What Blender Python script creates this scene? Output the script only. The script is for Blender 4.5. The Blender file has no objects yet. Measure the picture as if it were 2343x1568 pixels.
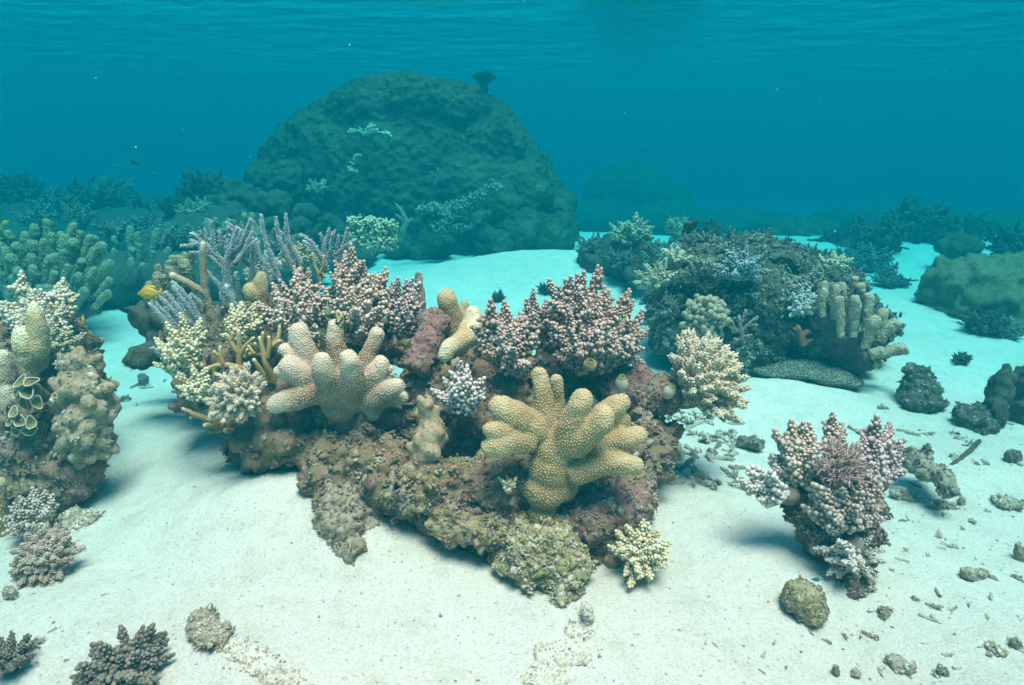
import bpy, bmesh, math, random
import numpy as np
from mathutils import Vector, Matrix, Quaternion

R = math.radians
scene = bpy.context.scene
col = scene.collection
random.seed(7)

# ------------------------------------------------------------------ camera
CAM = Vector((0.0, 0.0, 1.1))
PITCH = R(15.0)
HFOV = R(75.0)
cd = bpy.data.cameras.new('camera')
cam = bpy.data.objects.new('camera', cd)
col.objects.link(cam)
cam.location = CAM
cam.rotation_euler = (math.pi / 2 - PITCH, 0, 0)
cd.sensor_width = 36.0
cd.lens = 18.0 / math.tan(HFOV / 2)
cd.clip_start = 0.02
cd.clip_end = 600.0
scene.camera = cam

# ------------------------------------------------------------------ light
SUN_TO = Vector((0.12, -0.26, 0.95)).normalized()     # direction towards the sun
world = bpy.data.worlds.new('World')
scene.world = world
world.use_nodes = True
wn = world.node_tree.nodes
wl = world.node_tree.links
wn.clear()
sky = wn.new('ShaderNodeTexSky')
sky.sky_type = 'NISHITA'
sky.sun_disc = False
sky.sun_elevation = math.asin(SUN_TO.z)
sky.sun_rotation = math.atan2(SUN_TO.x, SUN_TO.y)
sky.air_density = 1.0
bg = wn.new('ShaderNodeBackground')
bg.inputs['Strength'].default_value = 0.05
wo = wn.new('ShaderNodeOutputWorld')
wl.new(sky.outputs[0], bg.inputs[0])
wl.new(bg.outputs[0], wo.inputs[0])
ld = bpy.data.lights.new('sun', 'SUN')
ld.energy = 5.0
ld.angle = R(28.0)
ld.color = (1.0, 0.212, 0.168)
sun = bpy.data.objects.new('sun', ld)
col.objects.link(sun)
sun.location = (0, 0, 20)
sun.rotation_euler = (-SUN_TO).to_track_quat('-Z', 'Y').to_euler()

vs = scene.view_settings
vs.view_transform = 'Standard'
vs.look = 'None'
vs.gamma = 1.0
vs.exposure = 2.92
vs.use_curve_mapping = False
cy = scene.cycles
cy.use_denoising = True
cy.denoiser = 'OPENIMAGEDENOISE'
cy.use_adaptive_sampling = True
cy.adaptive_threshold = 0.02
cy.max_bounces = 7
cy.diffuse_bounces = 3
cy.glossy_bounces = 2
cy.transmission_bounces = 2
cy.transparent_max_bounces = 8
cy.volume_bounces = 1
cy.caustics_reflective = False
cy.caustics_refractive = False

# ------------------------------------------------------------------ photo coordinates (2343 x 1568)
CX, CY, FPX = 1171.5, 784.0, 1171.5 / math.tan(HFOV / 2)
_sp, _cp = math.sin(PITCH), math.cos(PITCH)


def ray(px, py):
    a, b = (px - CX) / FPX, (CY - py) / FPX
    return Vector((a, _cp + b * _sp, -_sp + b * _cp))


def P(px, py, Y):
    """the point at ground distance Y that the photograph shows at px, py"""
    d = ray(px, py)
    return CAM + d * (Y / d.y)


def S(py, Y):
    """metres per photograph pixel at ground distance Y"""
    return Y / ray(CX, py).y / FPX


# ------------------------------------------------------------------ numpy noise
def _hash(ix, iy, s):
    h = (ix.astype(np.int64) * 374761393 + iy.astype(np.int64) * 668265263 + s * 1442695041) & 0xffffffff
    h = ((h ^ (h >> 13)) * 1274126177) & 0xffffffff
    return ((h ^ (h >> 16)) & 0xffff) / 65535.0


def vnoise(x, y, s=0):
    ix, iy = np.floor(x), np.floor(y)
    fx, fy = x - ix, y - iy
    fx, fy = fx * fx * (3 - 2 * fx), fy * fy * (3 - 2 * fy)
    a, b = _hash(ix, iy, s), _hash(ix + 1, iy, s)
    c, d = _hash(ix, iy + 1, s), _hash(ix + 1, iy + 1, s)
    return (a + (b - a) * fx) * (1 - fy) + (c + (d - c) * fx) * fy - 0.5


MOUNDS = [  # x, y, sx, sy, height
    (0.05, 6.0, 1.15, 0.85, 0.27), (0.86, 1.62, 0.2, 0.12, 0.035), (-0.38, 1.60, 0.22, 0.14, 0.05), (-1.12, 2.3, 0.32, 0.32, 0.12), (-0.9, 1.35, 0.5, 0.22, 0.05), (0.55, 1.95, 0.3, 0.2, 0.03), (1.0, 5.9, 0.7, 0.8, 0.14), (3.1, 4.9, 0.9, 0.8, 0.12),
    (1.28, 2.95, 0.34, 0.22, 0.10), (0.95, 2.9, 0.35, 0.25, 0.05), (-1.62, 2.75, 0.35, 0.3, 0.10),
    (-0.68, 1.84, 0.40, 0.26, 0.16), (0.1, 1.7, 0.85, 0.45, 0.07), (0.25, 1.35, 0.3, 0.2, 0.02), (0.75, 2.3, 0.3, 0.25, 0.03), (-3.4, 6.8, 2.4, 1.9, 0.05),
    (0.15, 9.4, 2.2, 1.7, 0.15), (2.1, 2.2, 0.5, 0.35, 0.06), (-0.35, 1.3, 0.35, 0.2, 0.03),
    (0.75, 1.25, 0.3, 0.2, -0.03), (-5.5, 8.5, 2.5, 2.0, 0.1), (6.0, 9.0, 3.0, 2.0, 0.3),
]


def terrain(x, y):
    x = np.asarray(x, float)
    y = np.asarray(y, float)
    z = np.zeros_like(x)
    for mx, my, sx, sy, h in MOUNDS:
        z = z + h * np.exp(-((x - mx) / sx) ** 2 - ((y - my) / sy) ** 2)
    z = z + 0.10 * vnoise(x / 1.7 + 3.1, y / 1.7 + 9.2, 1) * np.clip(y / 3, 0.4, 1) + 0.035 * vnoise(x / 0.55, y / 0.55, 2)
    q = np.clip((np.hypot(x, y) - 9.5) / 8.0, 0, 1)                   # the floor falls away into deeper water
    z = z - 1.5 * q * q * (3 - 2 * q)
    z = z + 0.022 * vnoise(x / 0.2, y / 0.2, 3) + 0.010 * vnoise(x / 0.075, y / 0.075, 4) + 0.003 * vnoise(x / 0.03, y / 0.03, 5)
    return z


def tz(x, y):
    return float(terrain(np.array([x]), np.array([y]))[0])


def G(px, py):
    """the point of the sea floor seen at px, py"""
    d = ray(px, py)
    t = np.linspace(0.6, 30, 3000)
    X, Y, Z = CAM.x + d.x * t, CAM.y + d.y * t, CAM.z + d.z * t
    below = np.nonzero(Z < terrain(X, Y))[0]
    k = below[0] if len(below) else len(t) - 1
    return Vector((X[k], Y[k], tz(X[k], Y[k])))


# ------------------------------------------------------------------ mesh helpers
def finish(o, mat=None, parent=None):
    col.objects.link(o)
    if mat is not None:
        o.data.materials.clear()
        o.data.materials.append(mat)
    if parent is not None:
        o.parent = parent
    return o


def raw_mesh(name, v, f, tone=None, smooth=True):
    me = bpy.data.meshes.new(name)
    v = np.asarray(v, np.float32)
    f = np.asarray(f, np.int32)
    n = f.shape[1]
    me.vertices.add(len(v))
    me.vertices.foreach_set('co', v.ravel())
    me.loops.add(f.size)
    me.loops.foreach_set('vertex_index', f.ravel())
    me.polygons.add(len(f))
    me.polygons.foreach_set('loop_start', np.arange(0, f.size, n, dtype=np.int32))
    if smooth:
        me.polygons.foreach_set('use_smooth', np.ones(len(f), bool))
    me.update(calc_edges=True)
    me.validate()
    if tone is not None:
        at = me.attributes.new('tone', 'FLOAT_VECTOR', 'POINT')
        at.data.foreach_set('vector', np.asarray(tone, np.float32).ravel())
    return me


class MB:
    """collects triangles"""
    def __init__(s):
        s.v, s.f, s.t, s.n = [], [], [], 0

    def add(s, v, f, tone=None):
        v = np.asarray(v, float).reshape(-1, 3)
        s.v.append(v)
        s.f.append(np.asarray(f, int).reshape(-1, 3) + s.n)
        if tone is None:
            tone = np.zeros((len(v), 3))
        s.t.append(np.broadcast_to(np.asarray(tone, float), (len(v), 3)))
        s.n += len(v)

    def mesh(s, name):
        return raw_mesh(name, np.vstack(s.v), np.vstack(s.f), np.vstack(s.t))

    def obj(s, name, mat=None, parent=None):
        return finish(bpy.data.objects.new(name, s.mesh(name)), mat, parent)


def nrm(a):
    return a / np.maximum(np.linalg.norm(a, axis=-1, keepdims=True), 1e-9)


def frames(d):
    """for directions d (N,3): two perpendicular unit vectors"""
    ref = np.where(np.abs(d[:, 2:3]) > 0.9, np.array([[1.0, 0, 0]]), np.array([[0, 0, 1.0]]))
    a = nrm(np.cross(ref, d))
    return a, np.cross(d, a)


def tube_arrays(path, rad, seg=8, cap=0.9):
    """a round tube with a domed tip along path; returns verts, tris, along 0..1"""
    p = np.asarray(path, float)
    r = np.asarray(rad, float)
    n = len(p)
    tg = np.gradient(p, axis=0)
    tg = nrm(tg)
    a = np.zeros((n, 3))
    a0, _ = frames(tg[:1])
    a[0] = a0[0]
    for i in range(1, n):
        w = a[i - 1] - tg[i] * np.dot(a[i - 1], tg[i])
        a[i] = w / max(np.linalg.norm(w), 1e-9)
    b = np.cross(tg, a)
    if cap:  # extra rings for a domed end
        ex, er = [], []
        for q in (0.5, 0.86):
            ex.append(p[-1] + tg[-1] * r[-1] * cap * q)
            er.append(r[-1] * math.sqrt(1 - q * q))
        p = np.vstack([p, ex])
        r = np.hstack([r, er])
        a = np.vstack([a, [a[n - 1]] * 2])
        b = np.vstack([b, [b[n - 1]] * 2])
        tip = p[n - 1] + tg[-1] * r[n - 1] * cap
    else:
        tip = p[-1] + tg[-1] * r[-1] * 0.3
    m = len(p)
    th = np.arange(seg) * 2 * math.pi / seg
    ring = (np.cos(th)[None, :, None] * a[:, None, :] + np.sin(th)[None, :, None] * b[:, None, :]) * r[:, None, None] + p[:, None, :]
    v = np.vstack([ring.reshape(-1, 3), tip[None, :]])
    i, j = np.meshgrid(np.arange(m - 1), np.arange(seg), indexing='ij')
    k = (j + 1) % seg
    q0, q1, q2, q3 = i * seg + j, i * seg + k, (i + 1) * seg + k, (i + 1) * seg + j
    f = np.vstack([np.stack([q0, q1, q2], -1).reshape(-1, 3), np.stack([q0, q2, q3], -1).reshape(-1, 3)])
    jj = np.arange(seg)
    f = np.vstack([f, np.stack([(m - 1) * seg + jj, (m - 1) * seg + (jj + 1) % seg, np.full(seg, m * seg)], -1)])
    al = np.hstack([np.repeat(np.minimum(np.arange(m) / max(n - 1, 1), 1), seg), 1.0])
    return v, f, al


def proto_dome(seg=6, rings=((0, .85), (.52, 1.0), (.84, .76)), top=1.0):
    v, t = [], []
    for z, r in rings:
        for k in range(seg):
            an = 2 * math.pi * (k + .5 * (z > .3)) / seg
            v.append((r * math.cos(an), r * math.sin(an), z))
            t.append(z)
    v.append((0, 0, top))
    t.append(1)
    f = []
    for i in range(len(rings) - 1):
        for k in range(seg):
            a, b = i * seg + k, i * seg + (k + 1) % seg
            f += [(a, b, b + seg), (a, b + seg, a + seg)]
    m = (len(rings) - 1) * seg
    for k in range(seg):
        f.append((m + k, m + (k + 1) % seg, len(v) - 1))
    return np.array(v), np.array(f), np.array(t)


DOME = proto_dome()
DOME5 = proto_dome(5, ((0, .9), (.7, .85)), 1.0)
CONE4 = proto_dome(4, ((0, 1.0), (.6, .7)), 1.0)


def scatter(mb, proto, o, d, rad, ln, along=0.0, rnd=None, roll=None):
    """copies of a proto shape at origins o along directions d, into mb"""
    pv, pf, pt = proto
    o = np.asarray(o, float)
    d = nrm(np.asarray(d, float))
    n = len(o)
    rad = np.broadcast_to(rad, (n,))
    ln = np.broadcast_to(ln, (n,))
    along = np.broadcast_to(along, (n,))
    a, b = frames(d)
    if roll is None:
        roll = np.random.rand(n) * 6.28
    ca, sa = np.cos(roll)[:, None], np.sin(roll)[:, None]
    a, b = a * ca + b * sa, b * ca - a * sa
    v = o[:, None, :] + (a[:, None, :] * pv[None, :, 0:1] + b[:, None, :] * pv[None, :, 1:2]) * rad[:, None, None] + d[:, None, :] * (pv[None, :, 2:3] * ln[:, None, None])
    f = pf[None] + (np.arange(n) * len(pv))[:, None, None]
    if rnd is None:
        rnd = np.random.rand(n)
    t = np.zeros((n, len(pv), 3))
    t[:, :, 0] = pt[None]
    t[:, :, 1] = along[:, None]
    t[:, :, 2] = rnd[:, None]
    mb.add(v.reshape(-1, 3), f.reshape(-1, 3), t.reshape(-1, 3))


def ico(sub=2):
    bm = bmesh.new()
    bmesh.ops.create_icosphere(bm, subdivisions=sub, radius=1.0)
    v = np.array([x.co[:] for x in bm.verts])
    f = np.array([[q.index for q in p.verts] for p in bm.faces])
    bm.free()
    return v, f


ICO1, ICO2, ICO3 = ico(1), ico(2), ico(3)


def tex(kind, size, depth=2, basis='ORIGINAL_PERLIN'):
    t = bpy.data.textures.new('relief', kind)
    t.noise_scale = size
    if kind == 'CLOUDS':
        t.noise_depth = depth
        t.noise_basis = basis
    if kind == 'VORONOI':
        t.noise_intensity = 1.0
    return t


def fuse(name, parts, voxel, relief=(), smooth=2, seed=0):
    """parts: ('ball', centre, radii[, rot]) or ('tube', path, radii): fused into one skin, then given relief"""
    mb = MB()
    for q in parts:
        if q[0] == 'ball':
            v = ICO3[0] * np.asarray(q[2])
            if len(q) > 3:
                v = v @ np.array(Matrix.Rotation(q[3][0], 3, 'X') @ Matrix.Rotation(q[3][1], 3, 'Y') @ Matrix.Rotation(q[3][2], 3, 'Z')).T
            mb.add(v + np.asarray(q[1]), ICO3[1])
        else:
            v, f, _ = tube_arrays(q[1], q[2], 14)
            # close the bottom
            c = len(v)
            v = np.vstack([v, np.asarray(q[1])[0][None]])
            f = np.vstack([f, [((k + 1) % 14, k, c) for k in range(14)]])
            mb.add(v, f)
    me = raw_mesh('tmp', np.vstack(mb.v), np.vstack(mb.f))
    o = bpy.data.objects.new('tmp', me)
    col.objects.link(o)
    m = o.modifiers.new('r', 'REMESH')
    m.mode = 'VOXEL'
    m.voxel_size = voxel
    m.use_smooth_shade = True
    if smooth:
        m = o.modifiers.new('s', 'SMOOTH')
        m.iterations = smooth
        m.factor = 0.5
    off = bpy.data.objects.new('tmpe', None)
    off.location = (seed * 3.17, seed * 1.31, seed * 2.23)
    col.objects.link(off)
    for kind, size, strength in relief:
        m = o.modifiers.new('d', 'DISPLACE')
        m.texture = tex(kind, size)
        m.strength = -strength if kind == 'VORONOI' else strength     # nodules, not pits
        m.mid_level = 0.5 if kind != 'VORONOI' else 0.35
        m.texture_coords = 'OBJECT'
        m.texture_coords_object = off
    dg = bpy.context.evaluated_depsgraph_get()
    me2 = bpy.data.meshes.new_from_object(o.evaluated_get(dg))
    me2.name = name
    bpy.data.objects.remove(o)
    bpy.data.objects.remove(off)
    me2.polygons.foreach_set('use_smooth', np.ones(len(me2.polygons), bool))
    return me2


def put(name, me, mat=None, parent=None, loc=None, own=False):
    o = bpy.data.objects.new(name, me)
    col.objects.link(o)
    if mat is not None:
        if not me.materials:
            me.materials.append(mat)
        if own or me.materials[0] != mat:
            o.material_slots[0].link = 'OBJECT'
            o.material_slots[0].material = mat
    if parent is not None:
        o.parent = parent
    if loc is not None:
        o.location = loc
    return o


def tag(o, label, cat, group=None):
    o['label'] = label
    o['category'] = cat
    if group:
        o['group'] = group
    return o


def root(name, loc, label, cat, group=None):
    o = bpy.data.objects.new(name, None)
    o.empty_display_size = 0.05
    o.location = loc
    col.objects.link(o)
    return tag(o, label, cat, group)


def verts_of(me):
    a = np.empty(len(me.vertices) * 3, np.float32)
    me.vertices.foreach_get('co', a)
    return a.reshape(-1, 3)


# ------------------------------------------------------------------ material helpers
class NT:
    def __init__(s, name, rough=0.85, spec=0.2):
        s.m = bpy.data.materials.new(name)
        s.m.use_nodes = True
        s.nt = s.m.node_tree
        s.b = s.nt.nodes['Principled BSDF']
        s.b.inputs['Roughness'].default_value = rough
        s.b.inputs['Specular IOR Level'].default_value = spec

    def n(s, kind, **kw):
        x = s.nt.nodes.new('ShaderNode' + kind)
        for k, v in kw.items():
            if k in x.inputs:
                x.inputs[k].default_value = v
            else:
                setattr(x, k, v)
        return x

    def l(s, a, b):
        s.nt.links.new(a, b)

    def coords(s, kind='Object'):
        return s.n('TexCoord').outputs[kind]

    def noise(s, scale, detail=4, rough=0.55, co=None):
        x = s.n('TexNoise', Scale=scale, Detail=detail, Roughness=rough)
        s.l(co if co is not None else s.coords(), x.inputs['Vector'])
        return x.outputs['Fac']

    def voro(s, scale, co=None, out='Distance', feature='F1', rand=1.0):
        x = s.n('TexVoronoi', Scale=scale, Randomness=rand, feature=feature)
        s.l(co if co is not None else s.coords(), x.inputs['Vector'])
        return x.outputs[out]

    def ramp(s, fac, stops, interp='LINEAR'):
        x = s.n('ValToRGB')
        cr = x.color_ramp
        cr.interpolation = interp
        while len(cr.elements) < len(stops):
            cr.elements.new(0.5)
        for e, (p, c) in zip(cr.elements, stops):
            e.position = p
            e.color = (c[0], c[1], c[2], 1) if len(c) == 3 else c
        s.l(fac, x.inputs['Fac'])
        return x.outputs['Color']

    def mix(s, fac, a, b, mode='MIX'):
        x = s.n('Mix', data_type='RGBA', blend_type=mode)
        for q, v in ((x.inputs[0], fac), (x.inputs[6], a), (x.inputs[7], b)):
            if isinstance(v, (int, float)):
                q.default_value = v
            elif isinstance(v, (tuple, list)):
                q.default_value = (v[0], v[1], v[2], 1)
            else:
                s.l(v, q)
        return x.outputs[2]

    def math(s, op, a, b=0.0, clamp=False):
        x = s.n('Math', operation=op, use_clamp=clamp)
        for q, v in ((x.inputs[0], a), (x.inputs[1], b)):
            if isinstance(v, (int, float)):
                q.default_value = v
            else:
                s.l(v, q)
        return x.outputs[0]

    def bump(s, h, strength=0.5, dist=0.01, prev=None):
        x = s.n('Bump', Strength=strength, Distance=dist)
        s.l(h, x.inputs['Height'])
        if prev is not None:
            s.l(prev, x.inputs['Normal'])
        return x.outputs['Normal']

    def tone(s):
        a = s.n('Attribute', attribute_name='tone')
        x = s.n('SeparateXYZ')
        s.l(a.outputs['Vector'], x.inputs[0])
        return x.outputs

    def rand(s):
        return s.n('ObjectInfo').outputs['Random']

    def out(s, color, normal=None):
        if isinstance(color, (tuple, list)):
            s.b.inputs['Base Color'].default_value = (color[0], color[1], color[2], 1)
        else:
            s.l(color, s.b.inputs['Base Color'])
        if normal is not None:
            s.l(normal, s.b.inputs['Normal'])
        return s.m


def mat_sand():
    t = NT('sand', 0.95, 0.1)
    big = t.noise(1.3, 3)
    mid = t.noise(11, 6, 0.7)
    fine = t.noise(150, 5, 0.8)
    c = t.ramp(big, [(0.3, (0.80, 0.72, 0.63)), (0.7, (0.90, 0.83, 0.745))])
    c = t.mix(t.ramp(mid, [(0.48, (0, 0, 0)), (0.70, (.45, .45, .45))]), c, (0.58, 0.51, 0.38))
    c = t.mix(t.ramp(fine, [(0.50, (0, 0, 0)), (0.66, (.5, .5, .5))]), c, (0.42, 0.36, 0.28))
    c = t.mix(t.ramp(fine, [(0.34, (.7, .7, .7)), (0.46, (0, 0, 0))]), c, (0.93, 0.89, 0.82))
    vd = t.voro(70)
    vc = t.voro(70, out='Color')
    sel = t.ramp(vc, [(0.74, (0, 0, 0)), (0.82, (1, 1, 1))])
    dot = t.ramp(vd, [(0.16, (1, 1, 1)), (0.32, (0, 0, 0))])
    c = t.mix(t.math('MULTIPLY', sel, t.math('MULTIPLY', dot, 0.6)), c, (0.26, 0.21, 0.15))
    n = t.bump(mid, 0.7, 0.03)
    n = t.bump(fine, 0.8, 0.012, n)
    return t.out(c, n)


# ------------------------------------------------------------------ sea floor
def build_floor():
    a = np.linspace(-math.pi, math.pi, 2001)
    w = np.where(np.abs(a) < R(47), 1.0, 0.12)
    cw = np.hstack([0, np.cumsum((w[1:] + w[:-1]) / 2)])
    na = 820
    ang = np.interp(np.linspace(0, cw[-1], na + 1), cw, a)[:-1]
    r = np.hstack([0.25 * (2.0 / 0.25) ** np.linspace(0, 1, 70)[:-1], 2.0 * (150 / 2.0) ** (np.linspace(0, 1, 330) ** 1.25)])
    rr, aa = np.meshgrid(r, ang, indexing='ij')
    x, y = rr * np.sin(aa), rr * np.cos(aa)
    z = terrain(x, y)
    v = np.vstack([np.stack([x, y, z], -1).reshape(-1, 3), [[0, 0, tz(0, 0)]]])
    nr = len(r)
    i, j = np.meshgrid(np.arange(nr - 1), np.arange(na), indexing='ij')
    k = (j + 1) % na
    f = np.stack([i * na + j, (i + 1) * na + j, (i + 1) * na + k, i * na + k], -1).reshape(-1, 4)
    f = f[:, ::-1]
    me = raw_mesh('seabed', v, f)
    o = finish(bpy.data.objects.new('seabed', me), mat_sand())
    o['kind'] = 'structure'
    o['label'] = 'pale rippled sand sea floor between the coral outcrops'
    # the small hole right under the camera
    bm = bmesh.new()
    bm.from_mesh(me)
    bm.verts.ensure_lookup_table()
    c = bm.verts[len(v) - 1]
    for k in range(na):
        bm.faces.new((bm.verts[k], bm.verts[(k + 1) % na], c)[::-1])
    bm.normal_update()
    bm.to_mesh(me)
    bm.free()
    return o


build_floor()


# ------------------------------------------------------------------ water surface and the water itself
SURF = 2.85


def build_surface():
    n = 260
    g = np.sign(np.linspace(-1, 1, n)) * np.abs(np.linspace(-1, 1, n)) ** 1.8 * 90
    x, y = np.meshgrid(g, g + 12, indexing='ij')
    z = SURF + 0.06 * vnoise(x / 3.0, y / 2.2, 21) + 0.010 * vnoise(x / 1.0, y / 0.7, 22)
    v = np.stack([x, y, z], -1).reshape(-1, 3)
    i, j = np.meshgrid(np.arange(n - 1), np.arange(n - 1), indexing='ij')
    f = np.stack([i * n + j, (i + 1) * n + j, (i + 1) * n + j + 1, i * n + j + 1], -1).reshape(-1, 4)
    me = raw_mesh('water_surface', v, f)
    t = NT('water_surface')
    t.nt.nodes.remove(t.b)
    out = t.nt.nodes['Material Output']
    tr = t.n('BsdfTransparent')
    gl = t.n('BsdfGlossy')
    gl.inputs['Color'].default_value = (0.98, 0.98, 0.98, 1)
    gl.inputs['Roughness'].default_value = 0.15
    fr = t.n('Fresnel', IOR=1.33)
    mp = t.n('Mapping')
    mp.inputs['Scale'].default_value = (1.0, 1.6, 1.0)
    t.l(t.coords(), mp.inputs['Vector'])
    nb = t.bump(t.noise(1.5, 4, 0.5, mp.outputs[0]), 1.0, 0.06)
    t.l(nb, fr.inputs['Normal'])
    t.l(nb, gl.inputs['Normal'])
    mx = t.n('MixShader')
    t.l(fr.outputs[0], mx.inputs[0])
    t.l(tr.outputs[0], mx.inputs[1])
    t.l(gl.outputs[0], mx.inputs[2])
    t.l(mx.outputs[0], out.inputs['Surface'])
    o = finish(bpy.data.objects.new('water_surface', me), t.m)
    o['kind'] = 'structure'
    o['label'] = 'rippled underside of the water surface'
    return o


build_surface()


def build_haze():
    me = bpy.data.meshes.new('haze')
    bm = bmesh.new()
    bmesh.ops.create_cube(bm, size=1.0)
    bm.to_mesh(me)
    bm.free()
    t = NT('haze')
    t.nt.nodes.remove(t.b)
    pv = t.n('VolumePrincipled')
    pv.inputs['Color'].default_value = (0.0003, 0.0466, 0.0623, 1)
    pv.inputs['Absorption Color'].default_value = (0.0, 0.651, 0.728, 1)
    pv.inputs['Density'].default_value = 0.46
    pv.inputs['Anisotropy'].default_value = 0.0
    t.l(pv.outputs[0], t.nt.nodes['Material Output'].inputs['Volume'])
    o = finish(bpy.data.objects.new('haze', me), t.m)
    zb, ztop = -2.8, 2.68
    o.scale = (320, 320, ztop - zb)
    o.location = (0, 0, (zb + ztop) / 2)
    o['kind'] = 'stuff'
    o['label'] = 'blue green sea water thick with suspended particles'
    return o


build_haze()


# ================================================================== materials
def mat_knobby(name, deep, mid, tip, tipstart=0.35, fine=420):
    t = NT(name, 0.75, 0.25)
    x, y, z = t.tone()
    n = t.noise(30, 3)
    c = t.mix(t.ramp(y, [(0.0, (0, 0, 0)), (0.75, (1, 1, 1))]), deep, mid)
    c = t.mix(t.ramp(n, [(0.35, (0, 0, 0)), (0.7, (.5, .5, .5))]), c, tuple(k * 0.6 for k in mid))
    c = t.mix(t.ramp(x, [(tipstart, (0, 0, 0)), (1.0, (1, 1, 1))]), c, tip)
    c = t.mix(t.math('MULTIPLY', z, 0.22), c, tuple(min(1, k * 1.35) for k in mid))
    c = t.mix(t.math('MULTIPLY', t.rand(), 0.25), c, deep)
    return t.out(c, t.bump(t.noise(fine, 2, 0.6), 0.5, 0.003))


def mat_polyp(name, gap, dot, scale=92, tint=(0.3, 0.25, 0.12), strength=0.8):
    t = NT(name, 0.8, 0.2)
    x, y, z = t.tone()
    big = t.noise(7, 3)
    c = t.mix(t.ramp(x, [(0.15, (0, 0, 0)), (0.9, (.8, .8, .8))]), gap, dot)
    c = t.mix(t.math('MULTIPLY', z, 0.35), c, gap)
    c = t.mix(t.ramp(y, [(0.15, (0, 0, 0)), (0.9, (strength, strength, strength))]), c, tuple(min(.92, k * 1.06) for k in dot))
    c = t.mix(t.ramp(big, [(0.45, (0, 0, 0)), (0.75, (.45, .45, .45))]), c, tint)
    c = t.mix(t.ramp(t.noise(16, 4), [(0.55, (0, 0, 0)), (0.8, (.45, .45, .45))]), c, dot)
    c = t.mix(t.ramp(t.noise(26, 5, .7), [(0.66, (0, 0, 0)), (0.72, (.8, .8, .8))]), c, (.30, .24, .17))
    return t.out(c, t.bump(t.noise(300, 2), 0.4, 0.002))


def mat_dotted(name, gap, dot, scale=92, tint=(0.3, 0.25, 0.12), strength=0.8):
    t = NT(name, 0.8, 0.2)
    d = t.voro(scale)
    big = t.noise(7, 3)
    c = t.mix(t.ramp(d, [(0.20, (1, 1, 1)), (0.62, (0, 0, 0))]), gap, dot)
    c = t.mix(t.ramp(big, [(0.45, (0, 0, 0)), (0.75, (.55, .55, .55))]), c, tint)
    c = t.mix(t.ramp(t.noise(16, 4), [(0.55, (0, 0, 0)), (0.8, (.45, .45, .45))]), c, dot)
    h = t.ramp(d, [(0.0, (1, 1, 1)), (0.6, (0, 0, 0))])
    return t.out(c, t.bump(t.noise(300, 2), 0.25, 0.002, t.bump(h, strength, 0.006)))


def mat_rock(name, pal, scale=9.0, patch=26.0, bumpd=0.012):
    """pal: five base colours"""
    t = NT(name, 0.92, 0.12)
    a = t.noise(scale, 6, 0.65)
    b = t.noise(patch, 5, 0.7)
    v = t.voro(patch * 1.4, out='Color')
    c = t.ramp(a, [(0.30, pal[0]), (0.42, pal[1]), (0.52, pal[2]), (0.62, pal[3]), (0.72, pal[4])])
    c = t.mix(t.ramp(b, [(0.46, (0, 0, 0)), (0.64, (.9, .9, .9))]), c, pal[3])
    c = t.mix(t.ramp(v, [(0.62, (0, 0, 0)), (0.75, (.6, .6, .6))]), c, pal[1])
    f = t.noise(150, 4, 0.7)
    c = t.mix(t.ramp(f, [(0.52, (0, 0, 0)), (0.72, (.7, .7, .7))]), c, tuple(k * 0.35 for k in pal[0]))
    c = t.mix(t.ramp(f, [(0.26, (.55, .55, .55)), (0.42, (0, 0, 0))]), c, pal[4])
    n = t.bump(b, 0.9, bumpd)
    n = t.bump(f, 0.7, bumpd * 0.4, n)
    return t.out(c, n)


def mat_growth(name, pal):
    t = NT(name, 0.85, 0.15)
    x, y, z = t.tone()
    k = len(pal)
    c = t.ramp(z, [((i + 0.02) / k, p) for i, p in enumerate(pal)], 'CONSTANT')
    f = t.noise(120, 4, 0.7)
    c = t.mix(t.ramp(f, [(0.45, (0, 0, 0)), (0.7, (.6, .6, .6))]), c, (0.10, 0.08, 0.06))
    c = t.mix(t.ramp(x, [(0.5, (0, 0, 0)), (1.0, (.35, .35, .35))]), c, (0.66, 0.60, 0.52))
    return t.out(c, t.bump(f, 0.7, 0.006))


def mat_simple(name, c, c2=None, scale=20, rough=0.8, bump=0.3, bscale=90, bd=0.004):
    t = NT(name, rough, 0.2)
    q = c if c2 is None else t.ramp(t.noise(scale, 5, 0.6), [(0.36, c), (0.66, c2)])
    return t.out(q, t.bump(t.noise(bscale, 4, 0.65), bump, bd))


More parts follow.
